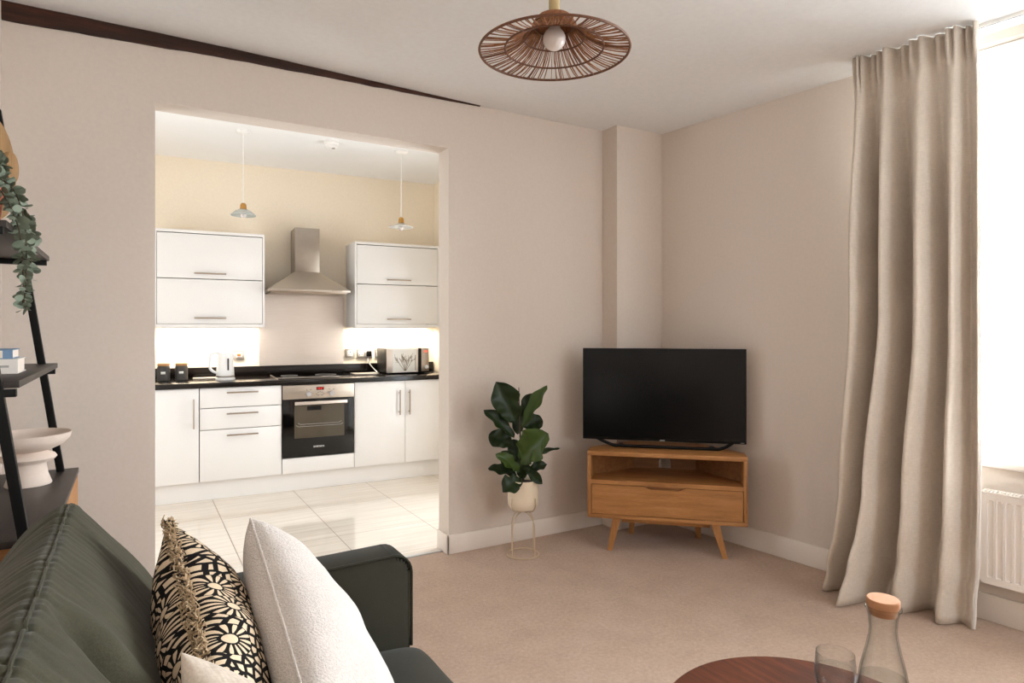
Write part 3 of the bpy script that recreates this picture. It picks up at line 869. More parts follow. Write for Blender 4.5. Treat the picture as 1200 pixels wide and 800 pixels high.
for a in (mu0 + .03, mu1 - .05):
    for b_ in (.24, .48):
        bm = bmesh.new(); cyl(bm, (a, b_, .9102), (a, b_, .921), .014, 12); t.add('foot', bm, M['black_plastic'])

# pendants and smoke alarm on the kitchen ceiling
def kit_pendant(u, v, zr, R, label, mat, prof):
    t = Thing('pendant_lamp', label, 'pendant lamp', (u, v, zr), KIT, group='small kitchen pendants')
    bm = bmesh.new(); lathe(bm, [(0, KZ), (.05, KZ), (.048, KZ - .012), (.03, KZ - .022), (.008, KZ - .026), (0, KZ - .026)], u, v, 24); t.add('ceiling_rose', bm, M['white_plastic'])
    bm = bmesh.new(); cyl(bm, (u, v, KZ - .02), (u, v, zr + .085), .0025, 6); t.add('flex', bm, M['white_plastic'])
    bm = bmesh.new(); lathe(bm, [(0, zr + .09), (.012, zr + .09), (.020, zr + .08), (.022, zr + .06), (.024, zr + .04), (0, zr + .04)], u, v, 20); t.add('lamp_holder', bm, M['brass'], 'brass lamp holder')
    bm = bmesh.new(); lathe(bm, [(r_, zr + h_) for r_, h_ in prof], u, v, 40); t.add('lamp_shade', bm, mat, solid=.003)
    bm = bmesh.new(); lathe(bm, [(0, zr - .018), (.014, zr - .012), (.022, zr + .006), (.018, zr + .026), (.01, zr + .042), (0, zr + .042)], u, v, 20); t.add('bulb', bm, M['opal'])
kit_pendant(-.543, -.44, 2.138, .085, 'small grey glass kitchen pendant left of the hood', M['frosted'], [(.02, .047), (.05, .034), (.085, .004), (.083, 0)])
kit_pendant(.632, -.44, 2.128, .095, 'small white glass kitchen pendant right of the hood', M['white_shade'], [(.02, .042), (.045, .030), (.07, .012), (.096, .012), (.098, .010)])
t = Thing('smoke_alarm', 'round white smoke alarm on the kitchen ceiling', 'smoke alarm', (.076, -.45, KZ - .06), KIT)
bm = bmesh.new(); lathe(bm, [(0, KZ), (.058, KZ), (.058, KZ - .016), (.05, KZ - .022), (0, KZ - .022)], .076, -.45, 32); t.add('base', bm, M['white_plastic'])
bm = bmesh.new(); lathe(bm, [(.046, KZ - .022), (.046, KZ - .042), (.03, KZ - .052), (0, KZ - .052)], .076, -.45, 32); t.add('cover', bm, M['white_plastic'])
bm = bmesh.new(); lathe(bm, [(.012, KZ - .050), (.012, KZ - .058), (0, KZ - .058)], .09, -.47, 16); t.add('test_button', bm, M['grey_ink'])

# ================================================================== TELEVISION CORNER
t = Thing('tv_stand', 'honey oak corner unit with one drawer below the television', 'tv stand', (0, .2, 0), TVF)
cu = -.004
poly = [(-.460, -.01), (.452, -.01), (.452, .13), (.2, .40), (-.21, .40), (-.460, .13)]
bm = bmesh.new(); prism(bm, poly, .566, .592, bev=.003); t.add('top', bm, M['oak'])
bm = bmesh.new(); prism(bm, poly, .194, .217, bev=.003); t.add('bottom', bm, M['oak'])
bm = bmesh.new(); prism(bm, [(-.438, -.006), (.430, -.006), (.430, .125), (.19, .385), (-.2, .385), (-.438, .125)], .396, .421); t.add('shelf', bm, M['oak'])
for s, (xa, xb) in ((-1, (-.460, -.438)), (1, (.430, .452))):
    bm = bmesh.new(); box(bm, xa, xb, -.01, .13, .217, .566, bev=.002); t.add('side_panel', bm, M['oak_leg'])
for s in (-1, 1):
    bm = bmesh.new()
    if s < 0: pl = [(-.460, .13), (-.438, .13), (-.2, .385), (-.21, .40)]
    else: pl = [(.430, .13), (.452, .13), (.2, .40), (.19, .385)]
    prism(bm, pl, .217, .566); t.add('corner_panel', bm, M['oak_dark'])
bm = bmesh.new()                                             # back with an arched cable hole
outer = [(-.2, .217), (.19, .217), (.19, .566), (-.2, .566)]
hole = [(-.04, .424), (.035, .424), (.035, .462)] + [(-.0025 + .0375 * cos(a), .462 + .0375 * sin(a)) for a in [i * pi / 10 for i in range(1, 10)]] + [(-.04, .462)]
for yy in (.386, .399):
    vo = [bm.verts.new((x, yy, z)) for x, z in outer]; vh = [bm.verts.new((x, yy, z)) for x, z in hole]
    es = [bm.edges.new((a, b_)) for L in (vo, vh) for a, b_ in zip(L, L[1:] + L[:1])]
    bmesh.ops.triangle_fill(bm, edges=es, use_beauty=True)
    if yy < .39: vprev = vh
    else:
        for i in range(len(vh)):
            j = (i + 1) % len(vh); bm.faces.new((vprev[i], vprev[j], vh[j], vh[i]))
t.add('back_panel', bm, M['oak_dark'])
bm = bmesh.new()
dz1 = .3935
nt = [(-.434, .221), (.426, .221), (.426, dz1), (.100, dz1), (.088, dz1 - .010), (.070, dz1 - .016), (-.090, dz1 - .016), (-.108, dz1 - .010), (-.120, dz1), (-.434, dz1)]
prism(bm, nt, -.008, .012, axis='Y'); d = t.add('drawer', bm, M['oak'], 'drawer front with a scooped finger pull')
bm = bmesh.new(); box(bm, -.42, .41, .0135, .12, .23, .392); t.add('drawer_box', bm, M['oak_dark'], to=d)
def leg(bm, x0, y0, x1, y1, zt, wt=.024, wb=.014):
    lo = [(x1 + a * wb, y1 + b_ * wb, 0.001) for a, b_ in ((-1, -1), (1, -1), (1, 1), (-1, 1))]
    hi = [(x0 + a * wt, y0 + b_ * wt, zt) for a, b_ in ((-1, -1), (1, -1), (1, 1), (-1, 1))]
    L = [bm.verts.new(p) for p in lo]; U = [bm.verts.new(p) for p in hi]
    bm.faces.new(L[::-1]); bm.faces.new(U)
    for i in range(4): bm.faces.new((L[i], L[(i + 1) % 4], U[(i + 1) % 4], U[i]))
for x0, y0, x1, y1 in ((-.287, .035, -.328, .012), (.277, .035, .330, .012), (-.2, .31, -.215, .355), (.19, .31, .205, .355)):
    bm = bmesh.new(); leg(bm, x0, y0, x1, y1, .194); t.add('leg', bm, M['oak_leg'])
bm = bmesh.new(); box(bm, -.26, .25, .055, .075, .158, .194, bev=.002); t.add('rail', bm, M['oak'])

t = Thing('television', 'large flat black television on the oak corner unit', 'television', (-.02, .17, .592), TVF)
TX0, TX1, TZ0, TZ1 = -.505, .466, .637, 1.204
bm = bmesh.new(); box(bm, TX0, TX1, .150, .172, TZ0, TZ1, bev=.003); box(bm, TX0 + .12, TX1 - .12, .172, .205, TZ0 + .03, TZ1 - .22, bev=.012); t.add('casing', bm, M['black_plastic'])
bm = bmesh.new(); box(bm, TX0 + .007, TX1 - .007, .1485, .151, TZ0 + .016, TZ1 - .007); t.add('screen', bm, M['screen'], 'glossy black screen')
bm = bmesh.new()
path = catmull([(-.425, .165, .645), (-.37, .160, .622), (-.315, .155, .604), (-.26, .152, .6025), (0, .152, .6025), (.26, .152, .6025), (.315, .155, .604), (.36, .160, .622), (.395, .165, .645)], 60)
tube(bm, path, .0095, 8)
box(bm, -.29, -.26, .152, .26, .5925, .602, bev=.003); box(bm, .26, .29, .152, .26, .5925, .602, bev=.003)
t.add('stand', bm, M['black_plastic'])
bm = bmesh.new(); box(bm, -.036, -.006, .1465, .150, TZ0 + .003, TZ0 + .010, bev=.001); t.add('logo_plate', bm, M['grey_metal'], 'tiny silver logo plate')
bm = bmesh.new(); box(bm, TX1 - .035, TX1 - .012, .1488, .150, TZ0 + .006, TZ0 + .009); t.add('marking', bm, M['grey_ink'])

# ================================================================== FIDDLE LEAF PLANT
PX, PY = 1.968, 3.20
t = Thing('plant_stand', 'cream wire plant stand on the carpet by the wall', 'plant stand', (PX, PY, 0))
bm = bmesh.new(); ring(bm, (PX, PY, .006), .094, .0035, 48, 8); t.add('base_ring', bm, M['cream_metal'])
for k in range(2):
    a = radians(16 + 90 * k)
    ca, sa = cos(a), sin(a)
    pts = [(PX + .092 * ca, PY + .092 * sa, .006), (PX + .090 * ca, PY + .09 * sa, .17)] + \
          [(PX + .09 * cos(b_) * ca, PY + .09 * cos(b_) * sa, .17 + .085 * sin(b_)) for b_ in [i * pi / 14 for i in range(1, 14)]] + \
          [(PX - .09 * ca, PY - .09 * sa, .17), (PX - .092 * ca, PY - .092 * sa, .006)]
    bm = bmesh.new(); tube(bm, pts, .003, 8); t.add('hoop', bm, M['cream_metal'])
bm = bmesh.new()
for k in range(2):
    a = radians(16 + 90 * k); ca, sa = cos(a), sin(a)
    pts = [(PX + .096 * ca, PY + .096 * sa, .345), (PX + .096 * ca, PY + .096 * sa, .30), (PX + .075 * ca, PY + .075 * sa, .268), (PX + .03 * ca, PY + .03 * sa, .258),
           (PX - .03 * ca, PY - .03 * sa, .258), (PX - .075 * ca, PY - .075 * sa, .268), (PX - .096 * ca, PY - .096 * sa, .30), (PX - .096 * ca, PY - .096 * sa, .345)]
    tube(bm, catmull(pts, 40), .003, 8)
t.add('cradle', bm, M['cream_metal'])
t = Thing('potted_plant', 'fiddle leaf fig in a cream pot on the wire stand', 'plant', (PX, PY, .262))
bm = bmesh.new(); lathe(bm, [(0, .264), (.045, .264), (.072, .274), (.087, .296), (.0905, .33), (.0905, .442), (.088, .444), (.084, .442), (.083, .41), (0, .41)], PX, PY, 48); t.add('pot', bm, M['pot'])
bm = bmesh.new(); lathe(bm, [(0, .428), (.05, .426), (.083, .42), (.083, .412)], PX, PY, 32); t.add('soil', bm, M['soil'])
RGT = Vector((.861, -.509, 0)); AWY = Vector((.509, .861, 0))
def lp(px, py, dep):                  # sketch units (1/5 photo pixel) -> metres around the pot axis
    dx = (560 + px / 5 - 613) / 750 * 3.756; z = 1.33 - (440 + py / 5 - 384) / 750 * 3.756
    return Vector((PX, PY, 0)) + RGT * dx + AWY * dep + Vector((0, 0, z))
bm = bmesh.new(); tube(bm, catmull([(PX, PY, .42), lp(262, 520, 0), lp(250, 380, 0), lp(245, 250, .01), lp(240, 70, .01)], 24), .006, 8, radii=[.009 - .0065 * i / 23 for i in range(24)]); t.add('stem', bm, M['bark'])
def leaf(base, tip, w, face, curl=.15, wav=.1, mat='leaf'):
    """base, tip: Vectors; w: widest width (m); face: rough direction the upper side looks to"""
    ax = tip - base; L = ax.length; ax = ax.normalized()
    side = ax.cross(face).normalized(); nrm = side.cross(ax).normalized()
    rows = []; n, m = 18, 9
    for i in range(n + 1):
        s = i / n
        prof = (sin(pi * min(1, s ** .85)) ** .7) * (.55 + .55 * s) if 0 < s < 1 else 0.02
        if s > .9: prof = max(prof, .18 * (1 - s) * 5)
        prof *= 1 - .22 * exp(-((s - .38) / .12) ** 2)
        c = base + ax * L * s + nrm * (-curl * L * s * s + .35 * curl * L * s)
        row = []
        for j in range(m):
            q = j / (m - 1) * 2 - 1
            rip = wav * w * sin(s * 17 + 2.5 * q + w * 90) * abs(q) ** 1.5 * (1 if 0.05 < s < .97 else .3)
            row.append(c + side * q * w / 2 * prof * .95 + nrm * (.22 * w * abs(q) * prof + rip))
        rows.append(row)
    bm = bmesh.new(); grid(bm, rows)
    tube(bm, [r_[m // 2] - nrm * .001 for r_ in rows[:-1]], .002, 5, radii=[.0026 - .0018 * i / n for i in range(n)])
    t.add('leaf', bm, M[mat], sharp=180)
CAM = Vector((-.509, -.861, .2)); UP = Vector((0, 0, 1)); LFT = -RGT
k5 = 3.756 / 750 / 5
for (b_, tp, d0, d1, w, face, curl, mt) in (
    ((222, 275), (112, 34), -.01, -.05, 172, CAM + RGT * .15, .10, 'leaf'),
    ((262, 310), (398, 55), .0, .02, 92, CAM - RGT * .9, .08, 'leaf_light'),
    ((250, 250), (330, 110), .03, .08, 90, CAM, .08, 'leaf'),
    ((212, 360), (50, 186), -.02, -.06, 92, CAM + UP * 1.0, .16, 'leaf'),
    ((250, 490), (388, 312), -.04, -.16, 200, CAM + UP * .3 - RGT * .2, .12, 'leaf_light'),
    ((205, 410), (62, 350), .01, .04, 120, CAM + UP * .2, .12, 'leaf'),
    ((240, 545), (120, 430), -.05, -.14, 84, CAM + UP * .3 + RGT * .8, .14, 'leaf_light'),
    ((225, 555), (140, 445), .0, .02, 95, CAM + UP * .2, .12, 'leaf'),
    ((285, 495), (478, 414), .0, .02, 46, CAM * .5 + UP * 1.2, .14, 'leaf'),
    ((228, 580), (66, 526), -.01, -.04, 78, CAM * .8 + UP * .8, .14, 'leaf'),
    ((285, 570), (408, 524), .02, .05, 74, CAM * .8 + UP * .8, .12, 'leaf'),
    ((252, 590), (150, 640), -.05, -.13, 120, CAM + UP * .5, .2, 'leaf'),
    ((275, 525), (372, 614), -.03, -.08, 62, CAM + UP * .5 + LFT * .5, .18, 'leaf'),
    ((272, 310), (382, 262), .03, .07, 110, CAM + UP * .3, .1, 'leaf'),
    ((232, 350), (246, 180), .03, .06, 100, CAM, .06, 'leaf'),
    ((258, 600), (262, 470), -.01, -.05, 90, CAM, .1, 'leaf'),
    ((250, 520), (205, 380), .02, .05, 100, CAM, .1, 'leaf')):
    leaf(lp(*b_, d0), lp(*tp, d1), w * k5 * 1.3, face, curl, .075, mt)

# ================================================================== RATTAN CEILING LAMP
LX, LY, LZ = 1.163, 1.70, 2.218
t = Thing('pendant_lamp', 'brown rattan pendant lamp with a flared open weave shade', 'pendant lamp', (LX, LY, LZ))
bm = bmesh.new(); cyl(bm, (LX, LY, 2.326), (LX, LY, 2.66), .0175, 20); t.add('rod', bm, M['pale_brass'], 'pale brass rod')
bm = bmesh.new(); lathe(bm, [(0, 2.69), (.06, 2.69), (.06, 2.665), (.02, 2.655), (0, 2.655)], LX, LY, 28); t.add('ceiling_rose', bm, M['pale_brass'])
prof = [(.239, 2.218), (.20, 2.2215), (.158, 2.229), (.125, 2.244), (.098, 2.262), (.075, 2.286), (.067, 2.302)]
bm = bmesh.new()
NS = 132
random.seed(5)
for i in range(NS):
    a = 2 * pi * i / NS + random.uniform(-.012, .012)
    tw = random.uniform(-.10, .10) + .05 * sin(i * .25)
    w = .8 * 2 * pi / NS * 2; wr_ = random.uniform(.0009, .0017)
    rows = []
    for q, (r_, z) in enumerate(prof):
        f = q / (len(prof) - 1)
        aa = a + tw * (1 - f) * .5 * (1 if q < 3 else .4)
        ww = min(w, wr_ / r_)
        jz = random.uniform(-.0015, .0015)
        rows.append([(LX + r_ * cos(aa - ww), LY + r_ * sin(aa - ww), z + jz), (LX + r_ * cos(aa + ww), LY + r_ * sin(aa + ww), z + jz)])
    grid(bm, rows)
sh = t.add('lamp_shade', bm, M['rattan'], sharp=180, solid=.0022)
bm = bmesh.new(); lathe(bm, [(.068, 2.299), (.065, 2.314), (.054, 2.326), (.03, 2.331), (0, 2.331)], LX, LY, 40)
t.add('cap', bm, M['rattan'], to=sh)
for R_, z_, r_ in ((.240, 2.218, .0042), (.158, 2.2275, .0032), (.098, 2.2605, .003), (.068, 2.3005, .0035)):
    bm = bmesh.new(); ring(bm, (LX, LY, z_), R_, r_, 90, 8); t.add('ring', bm, M['rattan_dark'], 'dark rattan ring', to=sh)
bm = bmesh.new()
for i in range(6):
    a = i * pi / 3 + .35
    tube(bm, [(LX + r_ * cos(a), LY + r_ * sin(a), z - .003) for r_, z in prof], .0022, 6)
t.add('rib', bm, M['rattan_dark'], to=sh)
bm = bmesh.new(); cyl(bm, (LX, LY, 2.29), (LX, LY, 2.328), .018, 18); t.add('lamp_holder', bm, M['pale_brass'])
bm = bmesh.new(); lathe(bm, [(0, 2.220)] + [(.0365 * sin(a), 2.2565 - .0365 * cos(a)) for a in [i * pi / 14 for i in range(1, 12)]] + [(.018, 2.296), (0, 2.297)], LX, LY, 28); t.add('bulb', bm, M['opal'], 'round white bulb')

# ================================================================== LADDER SHELF AND ITS CONTENTS
SY0, SY1 = 2.16, 3.21
t = Thing('ladder_shelf', 'black ladder shelf with dark boards against the left wall', 'shelf', (-.36, 2.68, 0))
def legx(z): return -.205 - .142 * (z - .40)                  # front legs lean back to the wall
for y in (SY0 + .012, SY1 - .045):
    bm = bmesh.new()
    za, zb = .005, 2.18
    prism(bm, [(legx(za) - .013, za), (legx(za) + .013, za), (legx(zb) + .013, zb), (legx(zb) - .013, zb)], y - .013, y + .013, axis='Y', bev=.0015)
    t.add('leg', bm, M['black_metal'], 'slanted black leg')
    bm = bmesh.new(); box(bm, -.474, -.450, y - .013, y + .013, .005, 2.18); t.add('upright', bm, M['black_metal'])
for zt, xf in ((1.622, -.296), (1.186, -.268)):
    bm = bmesh.new(); box(bm, -.474, xf, SY0 + .03, SY1, zt - .020, zt, bev=.0015); t.add('board', bm, M['shelf'])
    for y in (SY0 + .012, SY1 - .045):
        bm = bmesh.new(); box(bm, -.47, xf - .004, y - .012, y + .012, zt - .042, zt - .021, bev=.001); t.add('cross_bar', bm, M['black_metal'])
bm = bmesh.new(); box(bm, -.474, -.196, SY0 + .03, SY1, .730, .750, bev=.0015); t.add('board', bm, M['shelf'])
bm = bmesh.new(); box(bm, -.474, -.21, SY0 + .035, SY1 - .005, .42, .729); cb = t.add('cupboard', bm, M['oak_dark'], 'oak cupboard under the lowest board')
bm = bmesh.new(); y = SY0 + .05
while y < SY1 - .02:
    box(bm, -.21, -.198, y, y + .018, .425, .727, bev=.002); y += .03
t.add('slatted_front', bm, M['oak_leg'], 'oak slats', to=cb)
bm = bmesh.new(); box(bm, -.474, -.20, SY0 + .03, SY1, .40, .418); t.add('board', bm, M['shelf'])

t = Thing('pedestal_bowl', 'blush ceramic pedestal bowl on the lowest shelf board', 'bowl', (-.335, 2.95, .75))
bm = bmesh.new()
lathe(bm, [(0, .7505), (.070, .7505), (.072, .754), (.060, .79), (.0545, .826), (.060, .834), (.082, .842), (.088, .850), (.082, .860), (.062, .868), (.056, .874), (.075, .880), (.108, .895), (.128, .918), (.134, .938), (.131, .940),
           (.118, .924), (.085, .906), (.04, .898), (0, .897)], -.335, 2.95, 56)
t.add('bowl', bm, M['ceramic'], sharp=60)

def book(name, label, x0, x1, y0, y1, z0, z1, cover, base):
    t = Thing(name, label, 'book', base, group='books on the middle shelf board')
    bm = bmesh.new(); box(bm, x0, x1, y0, y1, z0, z0 + .003); box(bm, x0, x1, y0, y1, z1 - .003, z1); box(bm, x0, x1, y0, y0 + .003, z0 + .003, z1 - .003)
    t.add('cover', bm, cover)
    t.add('pages', B((x0 + .004, x1 - .004, y0 + .004, y1 - .004, z0 + .003, z1 - .003)), M['paper'])
    return t
t = book('book', 'white book lying on the middle shelf board', -.455, -.313, 2.52, 2.70, 1.1865, 1.232, M['white_book'], (-.38, 2.6, 1.1865))
t.add('title', B((-.375, -.335, 2.5192, 2.5202, 1.206, 1.213)), M['grey_ink'])
bm = bmesh.new()
t = book('book', 'blue spined book on top of the white book', -.46, -.327, 2.53, 2.68, 1.2325, 1.262, M['blue_book'], (-.39, 2.6, 1.2325))
t.add('cover_band', B((-.46, -.352, 2.5292, 2.5302, 1.2355, 1.259)), M['paper'], 'pale cover panel')

t = Thing('disc_ornament', 'golden brown wooden disc ornament on the top shelf board', 'ornament', (-.42, 2.85, 1.622))
DISC_TURN = Matrix.Rotation(radians(-12), 4, 'Z')
def turned_disc(bm, x, y, z, r, th):
    pr = [(r * sin(2 * pi * i / 48), r * cos(2 * pi * i / 48)) for i in range(48)]
    prism(bm, pr, -th / 2, th / 2, axis='X', bev=.004, mat=Matrix.Translation((x, y, z)) @ DISC_TURN)
bm = bmesh.new(); turned_disc(bm, -.428, 2.85, 1.89, .180, .024); t.add('disc', bm, M['disc'])
bm = bmesh.new(); turned_disc(bm, -.361, 2.75, 1.877, .052, .016); t.add('small_disc', bm, M['disc'])
bm = bmesh.new(); tube(bm, [(-.428, 2.85, 1.885), (-.361, 2.75, 1.877)], .006, 8); t.add('rod', bm, M['black_metal'], 'black iron rod')
bm = bmesh.new(); cyl(bm, (-.428, 2.85, 1.63), (-.428, 2.85, 1.72), .01, 10); box(bm, -.462, -.39, 2.77, 2.93, 1.6225, 1.634, bev=.002); t.add('base', bm, M['black_metal'])

t = Thing('trailing_plant', 'trailing grey green plant in a coral pot on the top shelf board', 'plant', (-.40, 2.27, 1.622))
bm = bmesh.new(); lathe(bm, [(0, 1.623), (.048, 1.623), (.056, 1.64), (.063, 1.71), (.066, 1.715), (.066, 1.728), (.060, 1.728), (.058, 1.71), (0, 1.708)], -.385, 2.33, 36); t.add('pot', bm, M['coral'], 'coral pot')
bm = bmesh.new(); lathe(bm, [(0, 1.716), (.057, 1.709)], -.385, 2.33, 24); t.add('soil', bm, M['soil'])
random.seed(11)
vines = [
    [(-.37, 2.33, 1.715), (-.34, 2.34, 1.76), (-.30, 2.34, 1.73), (-.275, 2.33, 1.65), (-.268, 2.32, 1.56), (-.268, 2.31, 1.47), (-.272, 2.30, 1.385)],
    [(-.375, 2.33, 1.715), (-.345, 2.36, 1.765), (-.31, 2.38, 1.71), (-.285, 2.39, 1.64), (-.268, 2.38, 1.58), (-.262, 2.37, 1.50)],
    [(-.38, 2.32, 1.715), (-.36, 2.31, 1.75), (-.325, 2.30, 1.72), (-.295, 2.30, 1.655), (-.28, 2.31, 1.585), (-.275, 2.32, 1.46), (-.275, 2.31, 1.40)],
    [(-.385, 2.35, 1.715), (-.37, 2.40, 1.79), (-.33, 2.46, 1.75), (-.29, 2.50, 1.67), (-.27, 2.50, 1.61)],
    [(-.385, 2.33, 1.715), (-.375, 2.36, 1.80), (-.355, 2.40, 1.83), (-.335, 2.42, 1.80)],
    [(-.39, 2.33, 1.715), (-.385, 2.28, 1.79), (-.36, 2.26, 1.81), (-.335, 2.26, 1.77)],
    [(-.385, 2.34, 1.715), (-.40, 2.36, 1.80), (-.39, 2.40, 1.86), (-.37, 2.43, 1.86)],
]
bmv = bmesh.new(); bml = bmesh.new()
for vn in vines:
    n = 40
    pth = [Vector(p) for p in catmull(vn, n)]
    tube(bmv, pth, .0018, 5)
    for i in range(2, n, 1):
        p = pth[i]; d = (pth[min(i + 1, n - 1)] - pth[i - 1]).normalized()
        for s in (0, 1):
            a = i * 1.57 + s * pi + random.uniform(-.4, .4)
            q = d.orthogonal().normalized(); q = Matrix.Rotation(a, 3, d) @ q
            L = random.uniform(.020, .032) * (1.1 if i < 30 else .9); w = L * random.uniform(.65, .9)
            ax = (q + d * random.uniform(.1, .9) + Vector((0, 0, random.uniform(-.3, .2)))).normalized()
            rnd = (d * .6 + Vector((random.uniform(-1, 1), random.uniform(-1, 1), random.uniform(-1, 1)))).normalized()
            sd = ax.cross(rnd).normalized(); nr = sd.cross(ax)
            pts = []
            c = [p + ax * .003]
            rows = []
            for f in (0.02, .25, .5, .75, .95, 1.0):
                ww = w / 2 * sqrt(max(0, 1 - (2 * f - 1) ** 2)) + .0008
                m_ = p + ax * (.003 + L * f) - nr * .15 * L * f * f
                rows.append([m_ - sd * ww + nr * .1 * ww, m_, m_ + sd * ww + nr * .1 * ww])
            grid(bml, rows)
t.add('vine', bmv, M['bark'])
t.add('foliage', bml, M['eucalyptus'], sharp=180)

# ================================================================== SOFA
t = Thing('sofa', 'olive green velvet sofa with plump back cushions', 'sofa', (.15, .85, 0))
SYF, SYN = 1.77, .02                                          # inner faces of far and near arms
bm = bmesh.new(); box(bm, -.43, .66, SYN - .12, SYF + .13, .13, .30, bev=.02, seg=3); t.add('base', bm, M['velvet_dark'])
bm = bmesh.new(); box(bm, -.44, -.30, SYN - .12, SYF + .13, .20, .72, bev=.05, seg=4); t.add('back_frame', bm, M['velvet'])
def arm(y0, y1, face):
    bm = bmesh.new()
    pf = []
    # side profile in XZ: gently rising towards the front with a rounded top corner
    R = .055
    topz = lambda x: .650 + .022 * (x + .4) / 1.1
    pf = [(-.42, .14), (.70, .14), (.705, .40), (.705, topz(.7) - R)]
    for i in range(1, 7):
        a = i / 6 * pi / 2; pf.append((.705 - R + R * cos(a), topz(.65) - R + R * sin(a)))
    pf += [(.45, topz(.45)), (.2, topz(.2)), (-.1, topz(-.1)), (-.42, topz(-.42))]
    prism(bm, pf, y0, y1, axis='Y', bev=.018)
    return bm, [(x, face, z) for x, z in pf[2:]]
for y0, y1, face, yo in ((SYF, SYF + .13, SYF, .008), (SYN - .13, SYN, SYN, -.008)):
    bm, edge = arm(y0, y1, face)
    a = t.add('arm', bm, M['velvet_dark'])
    bm = bmesh.new(); tube(bm, [(x + .0, face + yo * .6, z - .004) for x, f_, z in edge], .0045, 6); t.add('piping', bm, M['velvet_dark'], to=a)
# seat cushions
def seat(y0, y1):
    bm = bmesh.new()
    n, m = 40, 40; X0, X1, Z0, Z1 = -.28, .728, .29, .440
    top_r = []
    for sgn in (1, -1):
        rows = []
        for i in range(n + 1):
            row = []
            for j in range(m + 1):
                a, b_ = 2 * i / n - 1, 2 * j / m - 1
                aa = sin(a * pi / 2); bb = sin(b_ * pi / 2)
                e = (1 - abs(aa) ** 8) ** (1 / 3) * (1 - abs(bb) ** 8) ** (1 / 3)
                zc, hz = (Z0 + Z1) / 2, (Z1 - Z0) / 2
                crown = .010 * (1 - aa * aa) * (1 - bb * bb)
                z = zc + sgn * hz * e + (crown if sgn > 0 else 0) + .004 * noise.noise((aa * 3, bb * 3, 2 + y0))
                row.append(((X0 + X1) / 2 + (X1 - X0) / 2 * aa, (y0 + y1) / 2 + (y1 - y0) / 2 * bb, z))
            rows.append(row)
        grid(bm, rows)
    bmesh.ops.remove_doubles(bm, verts=list(bm.verts), dist=.0006)
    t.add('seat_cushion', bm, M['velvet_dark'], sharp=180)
seat(.90, SYF - .004); seat(SYN + .004, .896)
# back cushions: closed section swept along the sofa, with pleats gathered at the ridge seam
sec = [(.13, .44), (.135, .50), (.115, .58), (.085, .66), (.045, .74), (-.005, .82), (-.055, .885), (-.095, .930), (-.118, .952), (-.150, .940), (-.205, .895), (-.258, .82), (-.29, .74), (-.298, .62), (-.295, .50), (-.285, .44), (-.1, .43)]
def back_cushion(y0, y1, seed, crease=None):
    N, S = 110, 300
    loop = catmull(sec + [sec[0]], N + 1)[:-1]
    cxm, czm = -.09, .66
    rows = []; ridge = []
    for s in range(S + 1):
        v = 2 * s / S - 1; v = sin(v * pi / 2)
        y = (y0 + y1) / 2 + (y1 - y0) / 2 * v
        dend = min(y - y0, y1 - y)
        sc = sqrt(max(0, 1 - (1 - min(1, dend / .09)) ** 2.4))
        row = []; best = None
        for k, (x, z) in enumerate(loop):
            px, pz = cxm + (x - cxm) * (.30 + .70 * sc), czm + (z - czm) * (.86 + .14 * sc)
            d = sqrt((x + .118) ** 2 + (z - .952) ** 2)
            pl = exp(-(d / .11) ** 1.4)
            yy = y + .12 * d * (1 if x > -.118 else -1) + .010 * noise.noise((y * 14, d * 12, seed))
            n1 = noise.noise((yy * 60, d * 5, seed)); n2 = noise.noise((yy * 130, d * 9, seed + 4))
            fine = pl * (.0065 * n1 + .0035 * n2)
            big = .010 * noise.noise((y * 3.5, x * 5 + seed, z * 5)) + .004 * noise.noise((y * 10, x * 8 + seed, z * 8))
            nx, nz = px - cxm, pz - czm; ln = sqrt(nx * nx + nz * nz) + 1e-6
            dsp = (fine + big) * min(1, sc * 1.3) - .006 * exp(-(d / .010) ** 2)
            if crease and x > -.10:
                yc = crease - .28 * max(0, d - .03)
                dsp -= .034 * exp(-((y - yc) / .022) ** 2) * smooth((d - .01) / .08)
                dsp += .012 * exp(-((y - yc - .06) / .03) ** 2) * smooth((d - .03) / .1)
            p = (px + nx / ln * dsp, y, pz + nz / ln * dsp)
            row.append(p)
            if best is None or d < best[0]: best = (d, p)
        rows.append(row); ridge.append(best[1])
    bm = bmesh.new(); vs = grid(bm, rows, closed=True)
    bm.faces.new(vs[0]); bm.faces.new(vs[-1][::-1])
    c = t.add('back_cushion', bm, M['velvet'], sharp=180)
    bm = bmesh.new(); tube(bm, [(p[0], p[1], p[2] + .001) for p in ridge[8:-8:2]], .0028, 6); t.add('piping', bm, M['velvet'], to=c)
back_cushion(.52, 1.735, 1.3, 1.10); back_cushion(.0, .51, 7.7)
for x in (-.36, .6):
    for y in (SYN - .05, SYF + .06):
        bm = bmesh.new(); cyl(bm, (x, y, .14), (x, y, .001), .022, 16, .014); t.add('leg', bm, M['oak_leg'])

